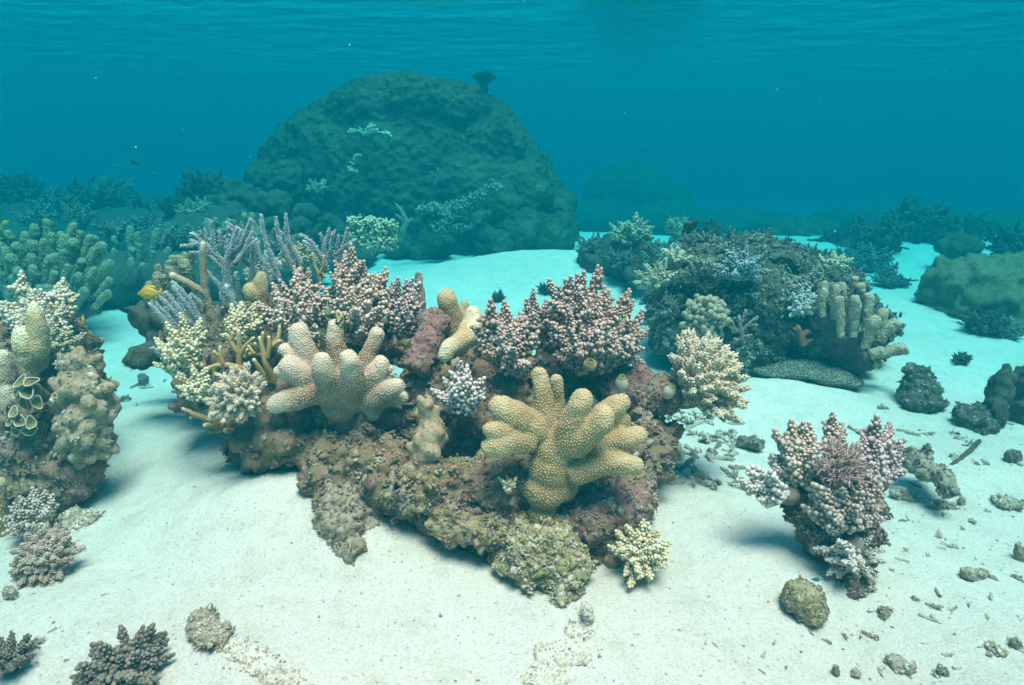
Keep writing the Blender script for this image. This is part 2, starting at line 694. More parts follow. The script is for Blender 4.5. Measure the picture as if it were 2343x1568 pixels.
PINKC, MAROON, OLIVE, TAN = (.42, .23, .23), (.17, .05, .06), (.24, .22, .07), (.44, .34, .20)
GREY, PALE, RUST, DARK = (.36, .33, .28), (.66, .60, .50), (.50, .20, .08), (.06, .05, .04)
M = {
    'acro_pink': mat_knobby('acro_pink', (.11, .065, .045), (.43, .28, .205), (.80, .68, .59), 0.45),
    'acro_mauve': mat_knobby('acro_mauve', (.10, .055, .05), (.38, .235, .215), (.76, .62, .61), 0.45),
    'acro_brown': mat_knobby('acro_brown', (.08, .045, .035), (.35, .225, .17), (.74, .61, .54), 0.5),
    'acro_white': mat_knobby('acro_white', (.22, .16, .11), (.48, .38, .30), (.82, .76, .76)),
    'acro_yellow': mat_knobby('acro_yellow', (.24, .17, .07), (.60, .48, .26), (.88, .81, .60)),
    'acro_cream': mat_knobby('acro_cream', (.30, .22, .12), (.62, .50, .34), (.86, .78, .68)),
    'acro_green': mat_knobby('acro_green', (.16, .13, .06), (.38, .31, .19), (.66, .64, .46)),
    'acro_teal': mat_knobby('acro_teal', (.05, .05, .04), (.14, .13, .10), (.34, .33, .28)),
    'acro_dark': mat_knobby('acro_dark', (.02, .02, .015), (.06, .055, .04), (.18, .17, .13)),
    'acro_blue': mat_knobby('acro_blue', (.08, .08, .07), (.22, .23, .22), (.52, .58, .60)),
    'acro_deadbrown': mat_knobby('acro_deadbrown', (.04, .032, .025), (.11, .09, .07), (.30, .255, .20)),
    'acro_deadgrey': mat_knobby('acro_deadgrey', (.26, .21, .16), (.50, .42, .34), (.72, .64, .55)),
    'acro_spike': mat_knobby('acro_spike', (.18, .10, .085), (.46, .31, .27), (.78, .64, .58)),
    'acro_club': mat_knobby('acro_club', (.20, .14, .09), (.52, .38, .26), (.70, .56, .42)),
    'acro_plate': mat_knobby('acro_plate', (.08, .08, .06), (.16, .16, .12), (.46, .46, .36)),
    'acro_plate2': mat_knobby('acro_plate2', (.16, .16, .08), (.36, .38, .22), (.80, .80, .60)),
    'acro_deaddark': mat_knobby('acro_deaddark', (.14, .11, .08), (.30, .25, .20), (.52, .46, .38)),
    'maroon': mat_knobby('maroon', (.10, .02, .03), (.22, .05, .06), (.42, .16, .16)),
    'stag': mat_knobby('stag', (.20, .18, .16), (.32, .33, .33), (.74, .84, .92), 0.2),
    'twig': mat_knobby('twig', (.24, .15, .09), (.40, .28, .17), (.76, .66, .54), 0.2),
    'polyp_tan': mat_polyp('polyp_tan', (.30, .18, .10), (.78, .66, .52), 88, (.62, .50, .38), 0.6),
    'polyp_yellow': mat_polyp('polyp_yellow', (.30, .20, .085), (.68, .58, .36), 92, (.46, .37, .20), 0.4),
    'column': mat_dotted('column', (.24, .20, .12), (.58, .50, .33), 90, (.32, .26, .16), 0.8),
    'column_olive': mat_dotted('column_olive', (.22, .18, .10), (.52, .45, .28), 90, (.30, .25, .14), 0.8),
    'column_pale': mat_dotted('column_pale', (.44, .28, .18), (.74, .56, .42), 100, (.34, .22, .14), 0.7),
    'polyp_pale': mat_polyp('polyp_pale', (.50, .36, .18), (.82, .72, .52), 92, (.60, .48, .30)),
    'fire': mat_knobby('fire', (.34, .22, .07), (.58, .43, .18), (.86, .76, .50), 0.3),
    'fire_brown': mat_knobby('fire_brown', (.24, .15, .06), (.46, .33, .17), (.70, .58, .38), 0.3),
    'reef': mat_rock('reef', [(.07, .035, .03), (.27, .16, .12), (.27, .185, .11), (.19, .15, .07), (.48, .37, .28)]),
    'reef_pink': mat_rock('reef_pink', [(.10, .03, .04), (.32, .16, .15), (.28, .19, .14), (.18, .10, .08), (.48, .37, .30)]),
    'rock_tan': mat_rock('rock_tan', [(.18, .12, .08), (.40, .29, .19), (.48, .36, .26), (.32, .27, .14), (.68, .58, .48)], 14, 40),
    'rock_grey': mat_rock('rock_grey', [(.16, .12, .09), (.34, .27, .21), (.42, .34, .27), (.30, .26, .16), (.64, .56, .48)], 12, 36),
    'rock_olive': mat_rock('rock_olive', [(.13, .10, .05), (.32, .26, .13), (.44, .36, .27), (.26, .23, .08), (.62, .54, .44)], 12, 34),
    'rock_dark': mat_rock('rock_dark', [(.03, .03, .02), (.09, .08, .06), (.12, .11, .08), (.07, .07, .04), (.28, .27, .22)], 9, 30),
    'rock_far': mat_rock('rock_far', [(.05, .05, .03), (.12, .12, .07), (.17, .16, .10), (.09, .09, .05), (.28, .27, .19)], 5, 16, 0.04),
    'growth': mat_growth('growth', [(.32, .16, .15), (.19, .17, .05), (.30, .21, .11), (.24, .13, .09), (.22, .19, .14), (.20, .15, .09), (.13, .06, .05), (.28, .21, .09), (.44, .35, .26), (.17, .15, .06), (.38, .15, .06)]),
    'rock_sandy': mat_rock('rock_sandy', [(.52, .45, .36), (.68, .61, .52), (.76, .69, .60), (.58, .51, .40), (.84, .78, .70)], 14, 40),
    'growth_sand': mat_growth('growth_sand', [(.64, .57, .47), (.48, .41, .30), (.72, .66, .57), (.34, .28, .19), (.54, .49, .35), (.78, .72, .63)]),
    'rock_stump': mat_rock('rock_stump', [(.05, .03, .03), (.18, .10, .09), (.16, .12, .08), (.10, .08, .05), (.44, .34, .27)], 12, 36),
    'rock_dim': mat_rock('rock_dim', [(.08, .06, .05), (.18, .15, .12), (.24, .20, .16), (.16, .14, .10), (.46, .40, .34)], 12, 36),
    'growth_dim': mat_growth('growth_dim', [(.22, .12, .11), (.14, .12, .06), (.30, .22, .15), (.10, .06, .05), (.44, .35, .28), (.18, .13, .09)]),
    'boulder_green': mat_rock('boulder_green', [(.12, .12, .06), (.22, .22, .12), (.28, .27, .16), (.18, .18, .09), (.38, .37, .25)], 6, 30, 0.03),
    'growth_dark': mat_growth('growth_dark', [(.07, .07, .05), (.12, .12, .08), (.18, .17, .13), (.10, .08, .06), (.28, .27, .22), (.06, .05, .04)]),
    'sponge_red': mat_simple('sponge_red', (.30, .10, .05), (.42, .18, .11), 30, 0.9, 0.5, 120),
}


def mat_bommie():
    t = NT('bommie', 0.95, 0.05)
    a = t.noise(2.2, 5, 0.6)
    b = t.noise(16, 5, 0.7)
    c = t.ramp(a, [(0.35, (.05, .054, .032)), (0.55, (.10, .103, .057)), (0.7, (.165, .165, .09))])
    c = t.mix(t.ramp(b, [(0.45, (0, 0, 0)), (0.7, (.6, .6, .6))]), c, (.04, .04, .022))
    n = t.bump(t.voro(14), 0.8, 0.05)
    n = t.bump(b, 0.7, 0.03, n)
    return t.out(c, n)


M['bommie'] = mat_bommie()


def mat_maze():
    t = NT('maze', 0.85, 0.15)
    d = t.voro(64, feature='DISTANCE_TO_EDGE')
    c = t.ramp(d, [(0.06, (.30, .27, .20)), (0.2, (.05, .045, .03))])
    c = t.mix(t.ramp(t.noise(10, 4), [(0.45, (0, 0, 0)), (0.75, (.6, .6, .6))]), c, (.20, .18, .12))
    h = t.ramp(d, [(0.05, (1, 1, 1)), (0.3, (0, 0, 0))])
    return t.out(c, t.bump(h, 0.8, 0.012))


M['maze'] = mat_maze()


# ================================================================== branch shapes
def branch_into(mb, rng, p0, dirv, L, r0, r1, cr, cl, gap, bend, depth, side, proto, a0=0.0, lean=(0.9, 0.55)):
    n = max(5, int(L / 0.014))
    d = np.asarray(dirv, float)
    d = d / np.linalg.norm(d)
    a, b = frames(d[None])
    a, b = a[0], b[0]
    ph = rng.rand() * 6.28
    bv = a * math.cos(ph) + b * math.sin(ph)
    t = np.linspace(0, 1, n)
    path = np.asarray(p0)[None] + d[None] * (t * L)[:, None] + bv[None] * (bend * L * t ** 2)[:, None]
    path = path + (rng.rand(n, 3) - 0.5) * r0 * 0.25 * (t[:, None] > 0)
    rad = r0 + (r1 - r0) * t
    v, f, al = tube_arrays(path, rad, 6)
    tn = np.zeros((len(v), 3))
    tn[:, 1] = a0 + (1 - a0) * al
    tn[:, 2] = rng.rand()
    mb.add(v, f, tn)
    area = 2 * math.pi * (r0 + r1) / 2 * L
    N = max(4, int(area / (gap * gap)))
    tt = (np.arange(N) + 0.5) / N
    tt = 1 - (1 - tt) ** 1.05
    an = np.arange(N) * 2.39996 + rng.rand() * 6
    idx = np.clip(tt * (n - 1), 0, n - 1.001)
    i0 = idx.astype(int)
    fr = (idx - i0)[:, None]
    pos = path[i0] * (1 - fr) + path[i0 + 1] * fr
    tg = nrm(path[i0 + 1] - path[i0])
    fa, fb = frames(tg)
    rd = fa * np.cos(an)[:, None] + fb * np.sin(an)[:, None]
    rr = r0 + (r1 - r0) * tt
    el = lean[0] + (lean[1] - lean[0]) * tt + (rng.rand(N) - .5) * 0.35
    dr = rd * np.cos(1.57 - el)[:, None] + tg * np.sin(1.57 - el)[:, None]
    sc = 0.65 + 0.7 * rng.rand(N) ** 1.3
    scatter(mb, proto, pos + rd * (rr * 0.75)[:, None], dr, cr * sc * (1.05 - 0.4 * tt), cl * sc * (1.15 - 0.6 * tt), a0 + (1 - a0) * tt, rng.rand(N), rng.rand(N) * 6.28)
    # the end of the branch
    e = path[-1]
    scatter(mb, proto, e[None], (path[-1] - path[-2])[None], cr * 0.9, cl * 1.1, 1.0, rng.rand(1), rng.rand(1))
    if depth > 0:
        for s in range(side):
            q = 0.12 + 0.66 * (s + rng.rand() * 0.8) / side
            k = min(int(q * (n - 1)), n - 2)
            an = s * 2.4 + rng.rand() * 0.8 + ph
            tgk = nrm((path[k + 1] - path[k])[None])
            fa, fb = frames(tgk)
            w = fa[0] * math.cos(an) + fb[0] * math.sin(an)
            dd = w * (0.85 + 0.2 * rng.rand()) + tgk[0] * (0.7 + 0.4 * rng.rand())
            branch_into(mb, rng, path[k], dd, L * (0.42 * (1 - q) + 0.12) * (0.75 + 0.5 * rng.rand()), r0 * 0.8, r1 * 0.85, cr, cl, gap, 0.15, depth - 1, max(2, side // 2), proto, a0 + (1 - a0) * q * 0.8, lean)


def branch_set(name, seeds, L, **kw):
    out = []
    for s in seeds:
        rng = np.random.RandomState(s)
        mb = MB()
        branch_into(mb, rng, (0, 0, 0), (0, 0, 1), L, **kw)
        out.append((mb.mesh(name), L))
    return out


KN = {
    's': branch_set('knobby_branch', (1, 2, 3), 0.09, r0=.014, r1=.006, cr=.0078, cl=.0170, gap=.0126, bend=.12, depth=1, side=1, proto=DOME),
    'm': branch_set('knobby_branch', (4, 5, 6), 0.15, r0=.016, r1=.006, cr=.0080, cl=.0175, gap=.0128, bend=.14, depth=1, side=3, proto=DOME),
    'l': branch_set('knobby_branch', (7, 8, 9), 0.23, r0=.018, r1=.006, cr=.0080, cl=.0180, gap=.0130, bend=.14, depth=1, side=5, proto=DOME),
}
RD = branch_set('rod_branch', (11, 12, 13, 14), 0.08, r0=.0062, r1=.0045, cr=.0028, cl=.0075, gap=.0058, bend=.12, depth=1, side=2, proto=DOME5)
SPK = branch_set('spiky_branch', (15, 16, 17), 0.07, r0=.0045, r1=.0022, cr=.0022, cl=.010, gap=.0085, bend=.2, depth=1, side=5, proto=CONE4, lean=(1.1, .7))
TW = branch_set('bush_branch', (21, 22, 23, 24), 0.20, r0=.010, r1=.006, cr=.0062, cl=.018, gap=.0150, bend=.45, depth=2, side=7, proto=DOME5)
CL = branch_set('clubbed_branch', (31, 32, 33), 0.07, r0=.008, r1=.011, cr=.0035, cl=.003, gap=.012, bend=.2, depth=1, side=2, proto=DOME5)


def column_set():
    out = []
    for s in range(6):
        rng = np.random.RandomState(40 + s)
        L, r = 0.22, 0.034 * (0.85 + 0.3 * rng.rand())
        b = (rng.rand(2) - .5) * 0.05
        path = [(b[0] * q * q, b[1] * q * q, L * q - r * q) for q in np.linspace(0, 1, 7)]
        rad = [r * (0.72 + 0.28 * q - 0.10 * (q > 0.9)) * (0.93 + 0.14 * rng.rand()) for q in np.linspace(0, 1, 7)]
        out.append((fuse('column', [('tube', path, rad)], 0.0055, [('CLOUDS', 0.06, 0.026), ('CLOUDS', 0.022, 0.012)], 2, s), L))
    return out


CO = column_set()
ZUP = Vector((0, 0, 1))


def place(name, var, start, d, length, rt, mat, wide=1.0, rng=random):
    me, L = var
    o = put(name, me, mat, rt)
    d = Vector(d).normalized()
    o.rotation_mode = 'QUATERNION'
    o.rotation_quaternion = ZUP.rotation_difference(d) @ Quaternion((0, 0, 1), rng.random() * 6.28)
    o.location = Vector(start) - rt.location
    s = length / L
    o.scale = (s * wide, s * wide, s)
    return o


def stem(rt, starts, r, mat, name='trunk'):
    """the fused foot that the branches of a colony grow from"""
    B = rt.location
    parts = [('ball', (0, 0, 0.0), (r * 1.7, r * 1.7, r * 1.5))]
    for s in starts:
        v = np.array(Vector(s) - B)
        parts.append(('tube', [v * q for q in np.linspace(0, 1.02, 5)], [r * (1.15 - 0.5 * q) for q in np.linspace(0, 1, 5)]))
    me = fuse(name, parts, max(r * 0.34, 0.006), [('CLOUDS', 0.04, r * 0.5), ('CLOUDS', 0.015, r * 0.3)], 1)
    return put(name, me, mat, rt)


def knobby(name, label, base, Y, tips, mat, foot=None, fill=0.6, group=None, r=0.02, seed=0, maxlen=0.2, cat='coral', down=0.0):
    """an Acropora-like colony: tips are photograph points (x, y, dY)"""
    rng = random.Random(seed + 100)
    B = P(base[0], base[1], Y)
    B.z -= down
    rt = root(name, B, label, cat, group)
    T = [P(t[0], t[1], Y + (t[2] if len(t) > 2 else 0.0)) for t in tips]
    k = int(len(T) * fill * 0.35)
    for _ in range(k):
        a, b = rng.choice(T), rng.choice(T)
        c = a.lerp(b, rng.uniform(0.3, 0.7)).lerp(B, rng.uniform(0.1, 0.4))
        T.append(c + Vector((rng.uniform(-.02, .02), rng.uniform(-.07, .05), rng.uniform(-.02, .02))))
    starts = []
    for t in T:
        v = t - B
        ln = v.length
        use = min(ln, maxlen)
        st = t - v.normalized() * use
        # branches turn upwards towards the light
        st = st.lerp(Vector((t.x, t.y, t.z - use)), 0.30)
        v = t - st
        key = 's' if v.length < 0.115 else ('m' if v.length < 0.19 else 'l')
        place('branch', rng.choice(KN[key]), st, v, v.length * 0.93, rt, mat, 1.0, rng)
        starts.append(st)
    stem(rt, starts, r, foot or mat)
    return rt


def fan(name, label, base, Y, size, mat, kind=None, n=60, axis=(0, -0.3, 1), spread=1.2, flat=1.0, foot=None, group=None, seed=0, cat='coral', at=None, lens=(0.75, 1.0), cen=0.25, wide=1.0):
    """a bush of branches radiating from one foot; size in photograph pixels (radius)"""
    rng = random.Random(seed + 500)
    kind = kind or RD
    B = at.copy() if at is not None else P(base[0], base[1], Y)
    rt = root(name, B, label, cat, group)
    s = (size * S(base[1], B.y)) if at is None else size
    ax = Vector(axis).normalized()
    a, b = frames(np.array([ax[:]]))
    a, b = Vector(a[0]), Vector(b[0])
    for i in range(n):
        q = math.sqrt((i + 0.5) / n) * spread
        ph = i * 2.39996 + rng.uniform(-.2, .2)
        d = ax * math.cos(q) + (a * math.cos(ph) + b * math.sin(ph)) * math.sin(q)
        d.z *= flat
        L = s * rng.uniform(*lens) * (1 if n < 45 or kind is RD else rng.uniform(.85, 1.05))
        st = B + d * (L * cen)
        place('branch', rng.choice(kind), st, (d + Vector((0, 0, 0.25 * flat))).normalized(), L * (1 - cen) * 1.05, rt, mat, wide, rng)
    me = fuse('trunk', [('ball', (0, 0, 0), (s * .36, s * .36, s * .36 * flat)), ('ball', tuple(ax * -s * .12), (s * .28,) * 3)], s * 0.05, [('CLOUDS', s * .2, s * .1)], 1, seed)
    put('trunk', me, foot or mat, rt)
    return rt


def columns(name, label, items, Y, mat, group=None, foot=None, seed=0, cat='coral', ground=None):
    """items: (x0, y0, x1, y1, width, dY) photograph points of a column's foot and top"""
    rng = random.Random(seed + 900)
    x0 = sum(i[0] for i in items) / len(items)
    y0 = max(i[1] for i in items)
    B = P(x0, y0, Y)
    rt = root(name, B, label, cat, group)
    pts = []
    for it in items:
        dY = it[5] if len(it) > 5 else 0
        a, b = P(it[0], it[1], Y + dY), P(it[2], it[3], Y + dY)
        v = b - a
        me, L = rng.choice(CO)
        o = place('column', (me, L), a, v, v.length, rt, mat, 1.0, rng)
        w = it[4] * S(it[3], Y + dY) / 0.062
        o.scale = (w, w, v.length / L)
        pts.append(a)
    r = 0.55 * sum(i[4] for i in items) / len(items) * S(y0, Y)
    back = np.array((0, 0.06, -0.05))
    parts = [('ball', np.array(p - B) + back * .3, (r, r, r)) for p in pts] + [('tube', [np.array(p - B), np.array(p - B) * 0.6 + back, np.array(p - B) * 0.3 + back * 2], [r * .8, r, r]) for p in pts]
    me = fuse('foot', parts, 0.010, [('CLOUDS', 0.04, 0.02), ('VORONOI', 0.03, 0.012)], 1, seed)
    put('foot', me, foot or M['rock_stump'], rt)
    return rt


def rock(name, label, balls, mat, voxel=0.01, relief=None, group=None, seed=0, cat='rock', world_parts=(), down=None):
    """balls: (x, y, Y, rx, rz[, ry]) in photograph pixels (ry in metres)"""
    parts = []
    for q in balls:
        c = P(q[0], q[1], q[2])
        s = S(q[1], q[2])
        rx, rz = q[3] * s, q[4] * s
        ry = q[5] if len(q) > 5 else (rx + rz) / 2
        parts.append(('ball', tuple(c), (rx, ry, rz)))
    parts += list(world_parts)
    relief = relief or [('CLOUDS', 0.12, 0.08), ('VORONOI', 0.05, 0.03), ('CLOUDS', 0.025, 0.02)]
    me = fuse(name, parts, voxel, relief, 1, seed)
    v = verts_of(me)
    c = Vector((float((v[:, 0].min() + v[:, 0].max()) / 2), float((v[:, 1].min() + v[:, 1].max()) / 2), float(v[:, 2].min())))
    me.transform(Matrix.Translation(-c))
    o = put(name, me, mat, None, c)
    return tag(o, label, cat, group)


def lump_proto(seed, sub=ICO2):
    rng = np.random.RandomState(seed)
    v = sub[0].copy()
    k = rng.randn(5, 3)
    for i in range(5):
        v = v * (1 + 0.17 * np.sin(sub[0] @ k[i] * 2.4 + i))[:, None]
    v = v * np.array([1, 1, 0.6])
    return v, sub[1], np.clip(v[:, 2] * 0.6 + 0.4, 0, 1)


def tuft_proto(seed):
    rng = np.random.RandomState(seed)
    mb = MB()
    n = 6
    d = rng.randn(n, 3) * 0.55 + np.array([0, 0, 1.0])
    scatter(mb, DOME5, rng.randn(n, 3) * np.array([.45, .45, .05]), d, 0.22 + 0.12 * rng.rand(n), 0.9 + 0.7 * rng.rand(n), 0, rng.rand(n), rng.rand(n))
    return np.vstack(mb.v), np.vstack(mb.f), np.vstack(mb.t)[:, 0]


LUMPS = [lump_proto(i) for i in range(5)]
CHIPS = [lump_proto(20 + i, ICO1) for i in range(4)]
TUFTS = [tuft_proto(60 + i) for i in range(4)]


def encrust(o, n, r0, r1, mat, seed=0, up=-0.5, tufts=0.55, name='encrusting_growth'):
    """knobs, crusts and tufts over a rock: one part"""
    rng = np.random.RandomState(seed)
    me = o.data
    v = verts_of(me)
    nn = np.empty(len(v) * 3, np.float32)
    me.vertices.foreach_get('normal', nn)
    nn = nn.reshape(-1, 3)
    ok = np.nonzero(nn[:, 2] > up)[0]
    idx = rng.choice(ok, n)
    mb = MB()
    protos = LUMPS + TUFTS
    pr = np.where(rng.rand(n) < tufts, len(LUMPS) + rng.randint(0, len(TUFTS), n), rng.randint(0, len(LUMPS), n))
    # neighbouring growth tends to be of one kind
    kind = (vnoise(v[idx, 0] * 9 + seed, v[idx, 2] * 9 + v[idx, 1] * 5, seed) + 0.5) * 0.7 + 0.3 * rng.rand(n)
    for k in range(len(protos)):
        s = idx[pr == k]
        if len(s) == 0:
            continue
        r = r0 + (r1 - r0) * rng.rand(len(s)) ** 2.2
        d = nn[s] + rng.randn(len(s), 3) * 0.3
        scatter(mb, protos[k], v[s] - nn[s] * (r * 0.25)[:, None], d, r, r * (0.6 + 0.6 * rng.rand(len(s))), 0, np.clip(kind[pr == k], 0.03, 0.99), rng.rand(len(s)) * 6.28)
    g = mb.obj(name, mat, o)
    g['kind'] = 'stuff'
    return g


def split_by(me, name, rt, mat, skel, trunk='trunk', part='finger', gap=0.0064):
    """cut one fused skin into its fingers: every face goes to the nearest skeleton line"""
    v = verts_of(me)
    nf = len(me.polygons)
    f = np.empty(nf * 4, np.int32)
    me.polygons.foreach_get('vertices', f)
    f = f.reshape(-1, 4)
    c = v[f].mean(1)
    best = np.full(nf, 1e9)
    who = np.zeros(nf, int)
    for k, (pts, r) in enumerate(skel):
        p = np.asarray(pts, float)
        for i in range(len(p) - 1):
            ab = p[i + 1] - p[i]
            t = np.clip(((c - p[i]) @ ab) / max(ab @ ab, 1e-9), 0, 1)
            dd = np.linalg.norm(c - (p[i] + t[:, None] * ab), axis=1) - r
            m = dd < best
            best[m] = dd[m]
            who[m] = k
    nv = np.empty(len(v) * 3, np.float32)
    me.vertices.foreach_get('normal', nv)
    nv = nv.reshape(-1, 3)
    vw = np.zeros(len(v), int)
    vw[f.ravel()] = np.repeat(who, 4)
    keep = even_points(v, gap)

    def tipness(p, k):
        if k == 0:
            return np.zeros(len(p))
        pts, r = skel[k]
        return np.clip(1.25 - np.linalg.norm(p - np.asarray(pts)[-1], axis=1) / (2.0 * r), 0, 1)

    for k in range(len(skel)):
        ff = f[who == k]
        if len(ff) == 0:
            continue
        u, inv = np.unique(ff, return_inverse=True)
        q = inv.reshape(-1, 4)
        mb = MB()
        tn = np.zeros((len(u), 3))
        tn[:, 1] = tipness(v[u], k)
        mb.add(v[u], np.vstack([q[:, [0, 1, 2]], q[:, [0, 2, 3]]]), tn)
        s = keep[vw[keep] == k]
        if len(s) and gap < 0.02:
            sc = gap * (0.46 + 0.10 * np.random.rand(len(s)))
            scatter(mb, DOME5, v[s] - nv[s] * gap * 0.10, nv[s], sc, sc * 0.62, tipness(v[s], k))
        mb.obj(trunk if k == 0 else part, mat, rt)


def even_points(v, gap, seed=1):
    """vertex indices no two of which are closer than gap"""
    rng = np.random.RandomState(seed)
    order = rng.permutation(len(v))
    cell = np.floor(v / gap).astype(int)
    grid, keep = {}, []
    g2 = gap * gap
    for i in order:
        c = tuple(cell[i])
        ok = True
        for dx in (-1, 0, 1):
            for dy in (-1, 0, 1):
                for dz in (-1, 0, 1):
                    w = grid.get((c[0] + dx, c[1] + dy, c[2] + dz))
                    if w is not None:
                        for p in w:
                            d = v[i] - p
                            if d[0] * d[0] + d[1] * d[1] + d[2] * d[2] < g2:
                                ok = False
                                break
                    if not ok:
                        break
                if not ok:
                    break
            if not ok:
                break
        if ok:
            grid.setdefault(c, []).append(v[i])
            keep.append(i)
    return np.array(keep)


def finger_coral(name, label, Y, fingers, body, mat, base, voxel=0.0045, seed=0, cat='coral', gap=0.0064):
    """fingers: list of [(x, y, r, dY), ...]; body: list of (x, y, r, dY) balls"""
    B = P(base[0], base[1], Y)
    rt = root(name, B, label, cat)
    parts, skel = [], []
    bp, br = [], []
    for x, y, r, dY in body:
        c = np.array(P(x, y, Y + dY) - B)
        rr = r * 1.0 * S(y, Y + dY)
        parts.append(('ball', c, (rr, rr * 0.9, rr)))
        bp.append(c)
        br.append(rr)
    skel.append((bp, min(br) * 0.95))
    for fg in fingers:
        pts = np.array([np.array(P(x, y, Y + dY) - B) for x, y, r, dY in fg])
        rad = np.array([r * 1.02 * S(y, Y + dY) for x, y, r, dY in fg])
        tt = np.linspace(0, 1, len(pts))
        q = np.linspace(0, 1, 14)
        pp = np.stack([np.interp(q, tt, pts[:, k]) for k in range(3)], 1)
        for _ in range(2):
            pp[1:-1] = (pp[:-2] + 2 * pp[1:-1] + pp[2:]) / 4
        rr = np.interp(q, tt, rad)
        parts.append(('tube', pp, rr))
        skel.append((pp[3:], rr.mean()))
    me = fuse(name, parts, voxel, [('CLOUDS', 0.07, 0.022), ('CLOUDS', 0.03, 0.006)], 6, seed)
    split_by(me, name, rt, mat, skel, gap=gap)
    return rt


def Z5(x, y):
    return 313.6 + .3601 * x, 454.8 + .3601 * y


def Z6(x, y):
    return 901.7 + .35 * x, 548.9 + .35 * y


def Z8(x, y):
    return 1568.2 + .5 * x, 784.1 + .5 * y


def Z3(x, y):
    return 1254.5 + .4645 * x, 352.8 + .4645 * y


def smooth_path(pts, n=12):
    pts = np.asarray(pts, float)
    t = np.linspace(0, 1, len(pts))
    q = np.linspace(0, 1, n)
    pp = np.stack([np.interp(q, t, pts[:, k]) for k in range(3)], 1)
    for _ in range(2):
        pp[1:-1] = (pp[:-2] + 2 * pp[1:-1] + pp[2:]) / 4
    return pp


def limbs(name, label, conv, Y, paths, mat, bumps=None, group=None, seed=0, part='branch', cat='coral', foot=None, wob=0.004):
    """branches drawn one by one: ([(x, y, dY)...], r0, r1) with radii in metres"""
    rng = np.random.RandomState(seed + 300)
    x0, y0 = conv(*paths[0][0][0][:2])
    B = P(x0, y0, Y)
    rt = root(name, B, label, cat, group)
    for pts, r0, r1 in paths:
        w = []
        for q in pts:
            x, y = conv(q[0], q[1])
            w.append(np.array(P(x, y, Y + (q[2] if len(q) > 2 else 0)) - B))
        L = sum(np.linalg.norm(w[i + 1] - w[i]) for i in range(len(w) - 1))
        n = max(8, int(L / 0.012))
        pp = smooth_path(w, n)
        pp[1:] += (rng.rand(n - 1, 3) - .5) * wob
        rr = np.linspace(r0, r1, n) * (0.94 + 0.12 * rng.rand(n))
        mb = MB()
        v, f, al = tube_arrays(pp, rr, 10)
        tn = np.zeros((len(v), 3))
        tn[:, 1] = al
        tn[:, 0] = np.clip((al - 0.86) / 0.14, 0, 1) * 0.8
        mb.add(v, f, tn)
        if bumps:
            cr, cl, gap = bumps
            N = int(2 * math.pi * (r0 + r1) / 2 * L / gap ** 2)
            tt = (np.arange(N) + .5) / N
            idx = np.clip(tt * (n - 1), 0, n - 1.001)
            i0 = idx.astype(int)
            fr = (idx - i0)[:, None]
            pos = pp[i0] * (1 - fr) + pp[i0 + 1] * fr
            tg = nrm(pp[i0 + 1] - pp[i0])
            fa, fb = frames(tg)
            an = np.arange(N) * 2.39996
            rd = fa * np.cos(an)[:, None] + fb * np.sin(an)[:, None]
            sc = 0.6 + 0.8 * rng.rand(N)
            scatter(mb, DOME5, pos + rd * (np.interp(tt, np.linspace(0, 1, n), rr) * .8)[:, None], rd + tg * 0.9, cr * sc, cl * sc, tt, rng.rand(N), rng.rand(N) * 6)
        mb.obj(part, mat, rt)
    return rt


